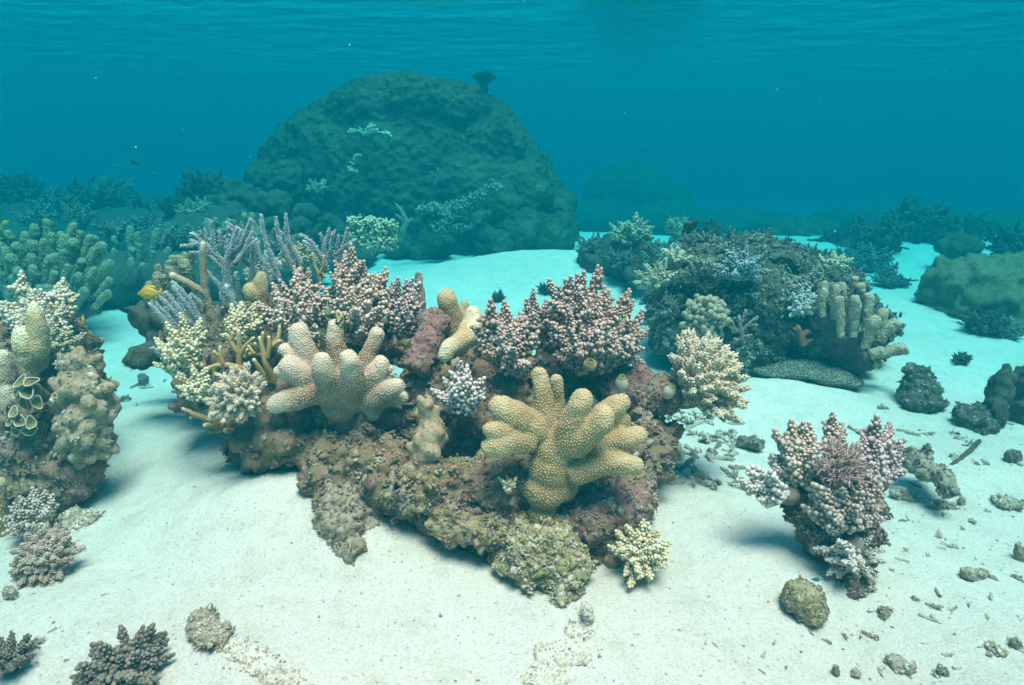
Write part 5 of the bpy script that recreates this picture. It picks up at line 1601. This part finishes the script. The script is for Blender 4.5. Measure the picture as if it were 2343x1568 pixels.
for yb, yt, dY, nn, x0, x1 in [(560, 484, .3, 7, 470, 600), (575, 505, .15, 6, 480, 590)]:
    for k in range(nn):
        x = x0 + (x1 - x0) * (k + rngc.uniform(-.25, .25)) / (nn - 1)
        it.append((x, yb, x + rngc.uniform(-5, 5), yt + rngc.uniform(-6, 18), rngc.uniform(13, 17), dY))
columns('column_coral', 'green finger columns peeping out behind the staghorn coral', it, 5.2, M['column'], seed=93)
columns('column_coral', 'grey tan blunt columns behind the yellow fish and staghorn', [
    Z5(100, 640) + Z5(55, 525) + (19, -.05), Z5(150, 620) + Z5(100, 462) + (20, 0), Z5(200, 620) + Z5(165, 475) + (21, -.05), Z5(200, 560) + Z5(180, 388) + (20, .1), Z5(250, 560) + Z5(225, 425) + (19, 0), Z5(240, 500) + Z5(222, 352) + (19, .15), Z5(280, 520) + Z5(255, 350) + (21, .1),
    Z5(310, 560) + Z5(335, 385) + (26, .0), Z5(310, 480) + Z5(285, 338) + (17, .2), Z5(340, 480) + Z5(340, 325) + (18, .2), Z5(150, 560) + Z5(150, 410) + (17, .15), Z5(190, 660) + Z5(175, 590) + (20, -.1), Z5(60, 660) + Z5(35, 560) + (15, .0)], 2.85, M['column'], seed=94)
rock('reef_rock', 'shaded rock under the grey tan columns beside the channel', [(400, 740, 2.9, 70, 60, .2), (350, 720, 2.95, 40, 40, .15), (450, 740, 2.9, 60, 60, .2), (340, 815, 2.6, 32, 22, .1)], M['rock_dark'], .016, [('CLOUDS', .15, .1), ('VORONOI', .06, .05)], seed=95, cat='reef')
SLOPE = 'bush corals on the slope behind the reef'
for q in [
    ('hazy dark thicket at the far left horizon', 50, 470, 8.6, 75, 'acro_dark', 'tw', 34, (0, 0, 1)),
    ('hazy thicket rising second on the far left', 140, 490, 8.2, 62, 'acro_teal', 'tw', 30, (0, 0, 1)),
    ('hazy dark thicket with a round fish hovering over it', 205, 480, 8.8, 66, 'acro_dark', 'tw', 30, (0, 0, 1)),
    ('hazy open staghorn thicket tallest on the far left slope', 255, 480, 9.0, 80, 'acro_teal', 'tw', 30, (0, 0, 1)),
    ('low hazy bush right of the tall far thicket', 325, 495, 8.4, 52, 'acro_teal', 'tw', 26, (0, 0, 1)),
    ('hazy bush below the far thickets', 90, 520, 6.6, 52, 'acro_teal', 'kn', 26, (0, 0, 1)),
    ('low teal bush above the left column thicket', 180, 515, 6.4, 46, 'acro_teal', 'kn', 26, (0, 0, 1)),
    ('bushy pale teal coral between the column thickets', 262, 545, 6.0, 46, 'acro_teal', 'kn', 26, (0, -.2, 1)),
    ('teal bush coral at the middle of the left slope', 345, 540, 6.6, 52, 'acro_teal', 'kn', 28, (0, -.2, 1)),
    ('wide low teal bush coral over the dark channel head', 400, 565, 5.8, 58, 'acro_teal', 'kn', 30, (0, -.3, 1)),
    ('dark bush coral on the slope crest', 400, 490, 7.6, 56, 'acro_dark', 'tw', 28, (0, 0, 1)),
    ('tall thin bush coral on the slope crest near the boulder', 470, 460, 8.0, 70, 'acro_dark', 'tw', 26, (0, 0, 1)),
    ('yellowish fine bush coral half way to the boulder', 450, 500, 6.9, 48, 'acro_green', 'tw', 24, (0, -.1, 1)),
    ('teal bush coral under the yellowish one', 475, 560, 5.8, 52, 'acro_teal', 'kn', 26, (0, -.3, 1)),
    ('pale teal bush coral close behind the staghorn tips', 540, 560, 4.6, 48, 'acro_teal', 'kn', 26, (0, -.2, 1)),
    ('teal bush coral behind the upright staghorn branches', 640, 575, 4.3, 52, 'acro_teal', 'kn', 28, (0, -.2, 1)),
    ('olive bush coral among the staghorn stems', 690, 610, 3.2, 52, 'acro_green', 'ks', 34, (0, -.2, 1)),
    ('olive bush coral at the foot of the staghorn', 600, 640, 3.1, 48, 'acro_green', 'ks', 30, (0, -.3, 1)),
    ('speckled pale coral ledge at the foot of the great boulder', 725, 440, 7.4, 30, 'acro_green', 'kn', 22, (.1, -.4, 1)),
]:
    bush(*q[:8], axis=q[8], group=SLOPE)
LOBE = 'rounded lobed corals heaped beside the great boulder'
for k, (x, y, r, Y, lb) in enumerate([
    (540, 445, 42, 7.4, 'lobed green boulder coral on the slope beside the great boulder'), (590, 465, 40, 7.1, 'rounded coral head just under the boulder shoulder'), (632, 475, 40, 6.9, 'rounded coral head in the middle of the heap'),
    (560, 505, 36, 6.6, 'low lobed coral head behind the staghorn tips'), (650, 425, 44, 7.9, 'smooth dome coral against the great boulder'), (700, 485, 30, 6.9, 'small smooth egg shaped coral head'), (752, 515, 34, 6.8, 'pitted coral head before the dark overhang'),
    (688, 520, 30, 6.6, 'low pitted coral head behind the blue staghorn tips'), (755, 440, 20, 7.5, 'little round coral head high in the shaded hollow'), (610, 520, 34, 6.3, 'coral head showing between the staghorn branches'), (500, 470, 34, 7.2, 'lobed coral head at the left end of the heap')]):
    rr = r * S(y, Y)
    c = P(x, y, Y)
    rg = random.Random(k + 7)
    parts = [('ball', tuple(c), (rr, rr, rr * .9)), ('ball', (c.x, c.y + rr * .4, c.z - rr), (rr * .9, rr * .9, rr))] + [('ball', (c.x + rg.uniform(-.7, .7) * rr, c.y - rg.uniform(0, .5) * rr, c.z + rg.uniform(-.5, .4) * rr), (rr * .5,) * 3) for _ in range(4)]
    rock('boulder_coral', lb, [], M['rock_far'], .024, [('CLOUDS', .2, .14), ('VORONOI', .12, .07), ('VORONOI', .05, .03), ('CLOUDS', .03, .025)], group=LOBE, seed=100 + k, cat='boulder coral', world_parts=parts)


# --- plate corals on and before the boulder
def plate(label, arms, Y, mat, r0, r1, n, seed, size):
    """flat arms studded with little knobs: arms are photograph paths"""
    rng = np.random.RandomState(seed)
    x0, y0 = arms[0][0]
    B = P(x0, y0, Y)
    rt = root('plate_coral', B, label, 'coral')
    for a in arms:
        w = [np.array(P(x, y, Y + (-.03 * i)) - B) for i, (x, y) in enumerate(a)]
        L = sum(np.linalg.norm(w[i + 1] - w[i]) for i in range(len(w) - 1))
        pp = smooth_path(w, 12)
        mb = MB()
        v, f, al = tube_arrays(pp, np.linspace(r0, r1, 12), 10)
        c = np.vstack([np.repeat(pp, 10, 0), np.repeat(pp[-1:], len(v) - 120, 0)])
        d = v - c
        d[:, 1] *= 1.8
        d[:, 2] *= 0.55
        v = c + d
        tn = np.zeros((len(v), 3))
        tn[:, 1] = 0.4
        mb.add(v, f, tn)
        idx = rng.randint(0, len(v), n)
        o = v[idx] + rng.randn(n, 3) * r0 * 0.15
        dr = nrm(d[idx]) * np.array([1, 1, .5]) + np.array([0, 0, .9])
        scatter(mb, DOME5, o, dr, size * (.7 + .6 * rng.rand(n)), size * 2.2 * (.7 + .6 * rng.rand(n)), rng.rand(n))
        mb.obj('arm', mat, rt)
    return rt


plate('pale speckled plate coral spreading arms on the face of the great boulder', [[(1030, 505), (1060, 480), (1085, 455), (1132, 432)], [(1035, 500), (1010, 480), (970, 482)], [(1020, 515), (1030, 490), (1045, 470)], [(1010, 520), (1040, 522), (1068, 520)], [(1050, 480), (1090, 468)], [(1000, 522), (1030, 505)]], 7.15, M['acro_plate'], .09, .05, 260, 1, .016)
plate('bright mint plate coral close behind the pink spires', [[(850, 560), (830, 530), (812, 508)], [(850, 560), (860, 530), (850, 510)], [(852, 560), (885, 540), (890, 515)], [(850, 562), (880, 552), (890, 550)], [(848, 565), (825, 550), (808, 540)], [(855, 555), (872, 525)], [(850, 568), (860, 562), (888, 566)]], 4.6, M['acro_plate2'], .055, .035, 220, 2, .011)
plate('small yellow green coral fringe high in the shaded hollow of the boulder', [[(845, 312), (825, 302), (803, 305)], [(845, 312), (862, 300), (885, 312)], [(845, 312), (850, 292)], [(880, 308), (888, 318)]], 7.50, M['acro_plate2'], .03, .02, 70, 3, .016)
plate('thin yellow sponge streak hanging in the boulder hollow', [[(812, 365), (806, 378), (802, 392)], [(812, 365), (820, 358)], [(803, 385), (812, 395)]], 7.45, M['acro_plate2'], .018, .012, 24, 4, .014)
bush('small blue grey bush coral clinging to the boulder face', 1000, 420, 7.35, 28, 'acro_teal', 'kn', 24, (0, -.4, 1), seed=5)
limbs('dead_branch', 'dead pale branch sticking up before the boulder', lambda x, y: (548.9 + .35 * x, 117.6 + .35 * y), 7.0, [([(1060, 1180), (1090, 1120), (1060, 1050), (1025, 1005)], .035, .015), ([(1095, 1125), (1050, 1090), (1020, 1070)], .025, .014), ([(1090, 1120), (1125, 1095)], .022, .014)], M['rock_grey'], None, seed=9)


def crinoid():
    B = P(1108, 205, 9.0)
    rt = root('feather_star', B, 'dark bushy feather star perched on top of the great boulder', 'feather star')
    rng = np.random.RandomState(4)
    t = NT('feather_star')
    m = t.out((.025, .022, .02))
    for k in range(40):
        a = k * 2.4
        el = 0.05 + 1.3 * rng.rand()
        L = .13 + .04 * rng.rand()
        d = np.array([math.cos(a) * math.cos(el), math.sin(a) * math.cos(el), math.sin(el)])
        q = np.linspace(0, 1, 10)
        pp = d[None] * (L * q)[:, None] + np.array([0, 0, 1.0])[None] * (0.07 * np.sin(q * 2.2))[:, None]
        mb = MB()
        v, f, _ = tube_arrays(pp, np.linspace(.010, .004, 10), 5)
        mb.add(v, f)
        n = 40
        i = rng.randint(1, 10, n)
        scatter(mb, CONE4, pp[i], rng.randn(n, 3) + d, .004, .035, 0)
        mb.obj('arm', m, rt)
    v = fuse('calyx', [('ball', (0, 0, 0), (.06, .06, .05))], .012, [('CLOUDS', .03, .02)], 1)
    put('calyx', v, m, rt)


crinoid()


# ================================================================== small animals on the reef
def tunicate(label, x, y, Y, w, h, tilt, body, rim):
    """an urn shaped sea squirt with an open rim"""
    B = P(x, y + h / 2, Y)
    s = S(y, Y)
    rt = root('sea_squirt', B, label, 'sea squirt')
    rr, H = w * s / 2, h * s
    prof = [(.35, 0), (.75, .12), (1.0, .38), (.98, .62), (.72, .85), (.50, .95), (.46, 1.0), (.36, .97), (.30, .80)]
    n = 20
    v, f, tn = [], [], []
    for q, z in prof:
        for k in range(n):
            a = 2 * math.pi * k / n
            v.append((q * rr * math.cos(a), q * rr * math.sin(a), z * H))
    for i in range(len(prof) - 1):
        for k in range(n):
            j = (k + 1) % n
            f.append((i * n + k, i * n + j, (i + 1) * n + j, (i + 1) * n + k))
    b = [q for q in f if q[0] < 4 * n]
    t = [q for q in f if q[0] >= 4 * n]
    for nm, ff, m in (('tunic', b, body), ('siphon_rim', t, rim)):
        u = sorted({k for q in ff for k in q})
        ix = {k: i for i, k in enumerate(u)}
        me = raw_mesh(nm, [v[k] for k in u], [[ix[k] for k in q] for q in ff])
        o = put(nm, me, m, rt)
    rt.rotation_euler = tilt
    return rt


SQ, SQR = mat_simple('squirt', (.52, .46, .34), (.62, .55, .42), 60, 0.5, 0.3, 200, .002), mat_simple('squirt_rim', (.15, .17, .04), (.24, .25, .08), 40, 0.6)
tunicate('upright pale urn shaped sea squirt with green rim on the speckled rock', 1420, 875, 1.96, 30, 44, (R(14), 0, 0), SQ, SQR)
tunicate('leaning pale sea squirt with green rim beside the cream bushy coral', 1522, 892, 1.98, 26, 38, (R(14), R(22), 0), SQ, SQR)
tunicate('squat tan sea squirt at the foot of the largest branching coral', 1349, 830, 1.94, 32, 28, (R(30), 0, 0), mat_simple('squirt_tan', (.42, .28, .15), (.52, .38, .22), 60, 0.6), SQR)
fan('feather_worm', 'small maroon feathery tuft beside the yellow finger coral', (1438, 1078), 1.80, 20, M['maroon'], SPK, 14, (.2, -.5, .8), .9, seed=4, cat='worm')


# ================================================================== fish
def mat_fish(name, back, belly, head=None, tail=None, stripes=None):
    t = NT(name, 0.4, 0.4)
    x, y, z = t.tone()                                   # x: up the body, y: along it
    c = t.ramp(x, [(0.25, belly), (0.75, back)])
    if head:
        c = t.mix(t.ramp(y, [(0.72, (0, 0, 0)), (0.9, (1, 1, 1))]), c, head)
    if tail:
        c = t.mix(t.ramp(y, [(0.1, (1, 1, 1)), (0.3, (0, 0, 0))]), c, tail)
    for a, b, k in (stripes or []):
        q = t.ramp(y, [(max(0, a - .02), (0, 0, 0)), (a, (1, 1, 1)), (b, (1, 1, 1)), (min(1, b + .02), (0, 0, 0))])
        c = t.mix(q, c, k)
    return t.out(c, t.bump(t.voro(160), 0.15, 0.002))


EYE = mat_simple('fish_eye', (.01, .01, .01), None, rough=.15, bump=0)


def fish(label, x, y, Y, length, deep, yaw, pitch, mat, roll=0.0, group=None, fork=0.5):
    """deep: body height over length. yaw 0 = nose to the right of the picture"""
    C = P(x, y, Y)
    L = length * S(y, Y)
    rt = root('fish', C, label, 'fish', group)
    rt.rotation_euler = (R(roll), R(-pitch), R(yaw))
    n, m = 22, 16
    q = np.linspace(0, 1, n)                              # 0 tail stem .. 1 nose
    h = deep * 0.5 * (np.sin(np.pi * np.clip(q * .93 + .035, 0, 1)) ** 0.75 * (0.55 + .45 * np.sin(np.pi * np.clip(q * 1.05, 0, 1))) + 0.02)
    h[0] = deep * .16
    h[1] = max(h[1], deep * .15)
    w = h * 0.38
    a = np.arange(m) * 2 * math.pi / m
    X = (-0.36 + 0.86 * q)
    v = np.stack([np.repeat(X, m), (np.outer(w, np.cos(a))).ravel(), (np.outer(h, np.sin(a))).ravel()], -1) * L
    f = [(i * m + k, i * m + (k + 1) % m, (i + 1) * m + (k + 1) % m, (i + 1) * m + k) for i in range(n - 1) for k in range(m)]
    v = np.vstack([v, [[X[0] * L, 0, 0], [(X[-1] + .012) * L, 0, 0]]])
    tn = np.zeros((len(v), 3))
    tn[:n * m, 0] = np.tile((np.sin(a) + 1) / 2, n)
    tn[:n * m, 1] = np.repeat(q, m)
    tn[-1] = (.5, 1, 0)
    tn[-2] = (.5, 0, 0)
    mb = MB()
    tri = []
    for p in f:
        tri += [(p[0], p[1], p[2]), (p[0], p[2], p[3])]
    tri += [(n * m, (k + 1) % m, k) for k in range(m)] + [((n - 1) * m + k, (n - 1) * m + (k + 1) % m, n * m + 1) for k in range(m)]
    mb.add(v, tri, tn)
    mb.obj('body', mat, rt)

    def fin(nm, pts, y0=0.0, along=.5, thick=.006):
        p = np.array([(u, y0, k) for u, k in pts]) * L
        k = len(p)
        c = p.mean(0)
        p2 = np.vstack([p + [0, thick * L * .5, 0], p - [0, thick * L * .5, 0], c[None] + [0, thick * L, 0], c[None] - [0, thick * L, 0]])
        t2 = []
        for i in range(k):
            j = (i + 1) % k
            t2 += [(i, j, 2 * k), (k + j, k + i, 2 * k + 1), (i, k + i, k + j), (i, k + j, j)]
        b = MB()
        b.add(p2, t2, (.6, along, 0))
        return b.obj(nm, mat, rt)

    d = deep
    fin('tail_fin', [(-.34, d * .13), (-.42, d * .22), (-.50, d * (.30 + .12 * fork)), (-.48 + .05 * fork, 0), (-.50, -d * (.30 + .12 * fork)), (-.42, -d * .22), (-.34, -d * .13)], along=.03)
    fin('dorsal_fin', [(.26, d * .42), (.18, d * .60), (.0, d * .66), (-.16, d * .64), (-.27, d * .46), (-.28, d * .24), (-.1, d * .38), (.1, d * .40)], along=.45)
    fin('anal_fin', [(.02, -d * .42), (-.06, -d * .60), (-.18, -d * .60), (-.27, -d * .42), (-.27, -d * .22), (-.1, -d * .36)], along=.35)
    fin('pelvic_fin', [(.16, -d * .40), (.08, -d * .62), (.04, -d * .42)], along=.6)
    for s in (1, -1):
        fin('pectoral_fin', [(.16, -d * .02), (.04, d * .08), (.00, -d * .08), (.06, -d * .16)], y0=s * d * .21, along=.6)
        e = MB()
        e.add(ICO2[0] * np.array([.024, .012, .024]) * L + np.array([.345 * L, s * d * .125 * L, d * .08 * L]), ICO2[1])
        e.obj('eye', EYE, rt)
    return rt


YEL = mat_fish('fish_yellow', (.62, .32, .03), (.86, .62, .04))
ORA = mat_fish('fish_orange', (.60, .34, .04), (.72, .46, .08))
BLK = mat_fish('fish_black', (.012, .012, .016), (.02, .02, .022))
GRN = mat_fish('fish_green', (.20, .22, .06), (.34, .34, .20))
STR = mat_fish('fish_striped', (.34, .33, .12), (.52, .50, .26), stripes=[(.30, .40, (.01, .01, .01)), (.66, .74, (.01, .01, .01)), (.88, .93, (.02, .02, .02))])
PAL = mat_fish('fish_pale', (.52, .48, .42), (.70, .66, .60))
TEA = mat_fish('fish_teal', (.04, .14, .16), (.08, .24, .26))
fish('bright yellow oval fish swimming left over the sand channel', 343, 671, 2.25, 60, .48, 176, -4, YEL)
fish('small black fish crossing the sand channel', 286, 710, 2.7, 32, .36, 176, 8, BLK)
fish('orange yellow fish nosing upward beside the left outcrop', 191, 736, 2.5, 34, .55, 120, 52, ORA)
fish('slim olive wrasse like fish resting over the channel sand', 212, 783, 2.6, 52, .26, 172, 6, GRN, fork=.2)
fish('black fish rising above the right reef mound', 1578, 520, 3.25, 50, .45, 12, 32, BLK)
fish('olive striped fish sheltering under the pink coral', 750, 716, 1.86, 56, .56, 110, -52, STR, group='striped fish under the pink coral')
fish('paler striped fish peeping out just below its twin', 778, 736, 1.86, 46, .55, 66, -60, STR, group='striped fish under the pink coral')
fish('tiny pale fish hanging before the staghorn stems', 640, 605, 2.25, 24, .5, 150, 66, PAL)
fish('small orange fish at the left edge above the column thicket', 12, 510, 4.0, 18, .45, 20, 25, ORA)
fish('faint dark fish, uppermost over the far left thickets', 308, 372, 6.5, 20, .4, 178, 0, BLK, group='far fish over the left slope')
fish('faint dark fish just left of the uppermost far fish', 265, 381, 7.0, 18, .4, 178, 4, TEA, group='far fish over the left slope')
fish('faint dark fish lowest of the far three', 352, 399, 7.0, 16, .4, 178, -4, TEA, group='far fish over the left slope')
fish('round dark fish hovering over the hazy thicket', 212, 411, 6.2, 16, .8, 120, 10, BLK, group='far fish over the left slope')
fish('tiny dark fish over the sand beyond the right mound', 1808, 550, 5.2, 18, .4, 178, -4, BLK)
fish('small teal fish above the round olive stone', 1868, 1326, 1.45, 24, .4, 175, 0, TEA)
fish('tiny yellow fish between the branches of the lone coral', 1811, 1093, 1.58, 12, .5, 90, 40, YEL)
fish('tiny dark fish in the open water above the right thickets', 2085, 478, 7.5, 16, .4, 150, 40, TEA)


# ================================================================== loose coral fragments, grit, specks in the water
rngf = random.Random(12)
FM = [M['rock_grey'], M['rock_sandy'], M['acro_deadgrey'], M['rock_dark']]


def fragment(x, y, size, label, group):
    g = G(x, y)
    sz = size * S(y, g.y)
    me, L = rngf.choice(rngf.choice([RD, CL, KN['s'], SPK, KN['s']]))
    o = bpy.data.objects.new('coral_fragment', me)
    col.objects.link(o)
    if not me.materials:
        me.materials.append(FM[0])
    o.material_slots[0].link = 'OBJECT'
    o.material_slots[0].material = M['acro_deadgrey'] if rngf.random() < .6 else M['acro_deaddark']
    d = Vector((rngf.uniform(-1, 1), rngf.uniform(-1, 1), rngf.uniform(-.15, .35))).normalized()
    o.rotation_mode = 'QUATERNION'
    o.rotation_quaternion = ZUP.rotation_difference(d)
    o.scale = (sz / L,) * 3
    o.location = g - d * sz * .4
    tag(o, label, 'rubble', group)


for k in range(72):
    fragment(rngf.uniform(1490, 1690), rngf.uniform(925, 1120), rngf.uniform(26, 60), 'grey broken coral branch in the rubble field right of the reef', 'broken coral branches right of the reef')
for k in range(60):
    fragment(rngf.uniform(1950, 2340), 930 + 630 * rngf.random(), rngf.uniform(10, 34), 'small coral fragment scattered on the right sand', 'coral fragments on the right sand')
for k in range(16):
    fragment(rngf.uniform(1600, 2000), rngf.uniform(1430, 1560), rngf.uniform(10, 22), 'small coral fragment on the bottom sand below the lone coral', 'coral fragments on the bottom sand')
for k in range(12):
    fragment(rngf.uniform(20, 420), rngf.uniform(1330, 1560), rngf.uniform(8, 22), 'small coral fragment on the bottom left sand', 'coral fragments on the bottom left sand')
for k in range(12):
    fragment(rngf.uniform(290, 440), rngf.uniform(820, 930), rngf.uniform(10, 26), 'dark coral fragment in the sand channel', 'coral fragments in the channel')
for k in range(14):
    fragment(rngf.uniform(2050, 2330), rngf.uniform(960, 1180), rngf.uniform(18, 44), 'knobbly grey coral fragment near the right edge stones', 'knobbly fragments near the right edge')


def build_grit():
    rng = np.random.RandomState(9)
    mb = MB()
    n = 9000
    y = 0.9 + 4.5 * rng.rand(n) ** 1.6
    x = (rng.rand(n) - .5) * 2 * (0.55 + 0.85 * y)
    # more of it to the right and around the reef
    keep = rng.rand(n) < np.clip(0.45 + 0.35 * (x / y) + 0.6 * np.maximum(0, vnoise(x * 2.2, y * 2.2, 77)) * 2, .12, 1)
    x, y = x[keep], y[keep]
    z = terrain(x, y)
    n = len(x)
    r = 0.0012 + 0.0042 * rng.rand(n) ** 4
    kind = rng.randint(0, 4, n)
    for k in range(4):
        s = kind == k
        scatter(mb, CHIPS[k], np.stack([x, y, z], -1)[s], rng.randn(s.sum(), 3) * .6 + [0, 0, 1], r[s], r[s] * .8, 0, rng.rand(s.sum()), rng.rand(s.sum()) * 6)
    o = mb.obj('sand_grit', mat_growth('grit', [(.30, .24, .16), (.70, .64, .54), (.18, .14, .09), (.50, .42, .30), (.80, .76, .68), (.36, .32, .14)]))
    o['kind'] = 'stuff'
    o['label'] = 'shell and coral grit strewn over the sand'
    n = 260
    y = 1.3 + 7 * rng.rand(n)
    x = (rng.rand(n) - .5) * 1.7 * y
    z = 0.3 + 2.1 * rng.rand(n)
    mb = MB()
    scatter(mb, CHIPS[0], np.stack([x, y, z], -1), rng.randn(n, 3), .0008 + .0012 * rng.rand(n), .002, 0)
    o = mb.obj('suspended_particles', mat_simple('particle', (.75, .75, .72)))
    o['kind'] = 'stuff'
    o['label'] = 'pale specks drifting in the water'


build_grit()
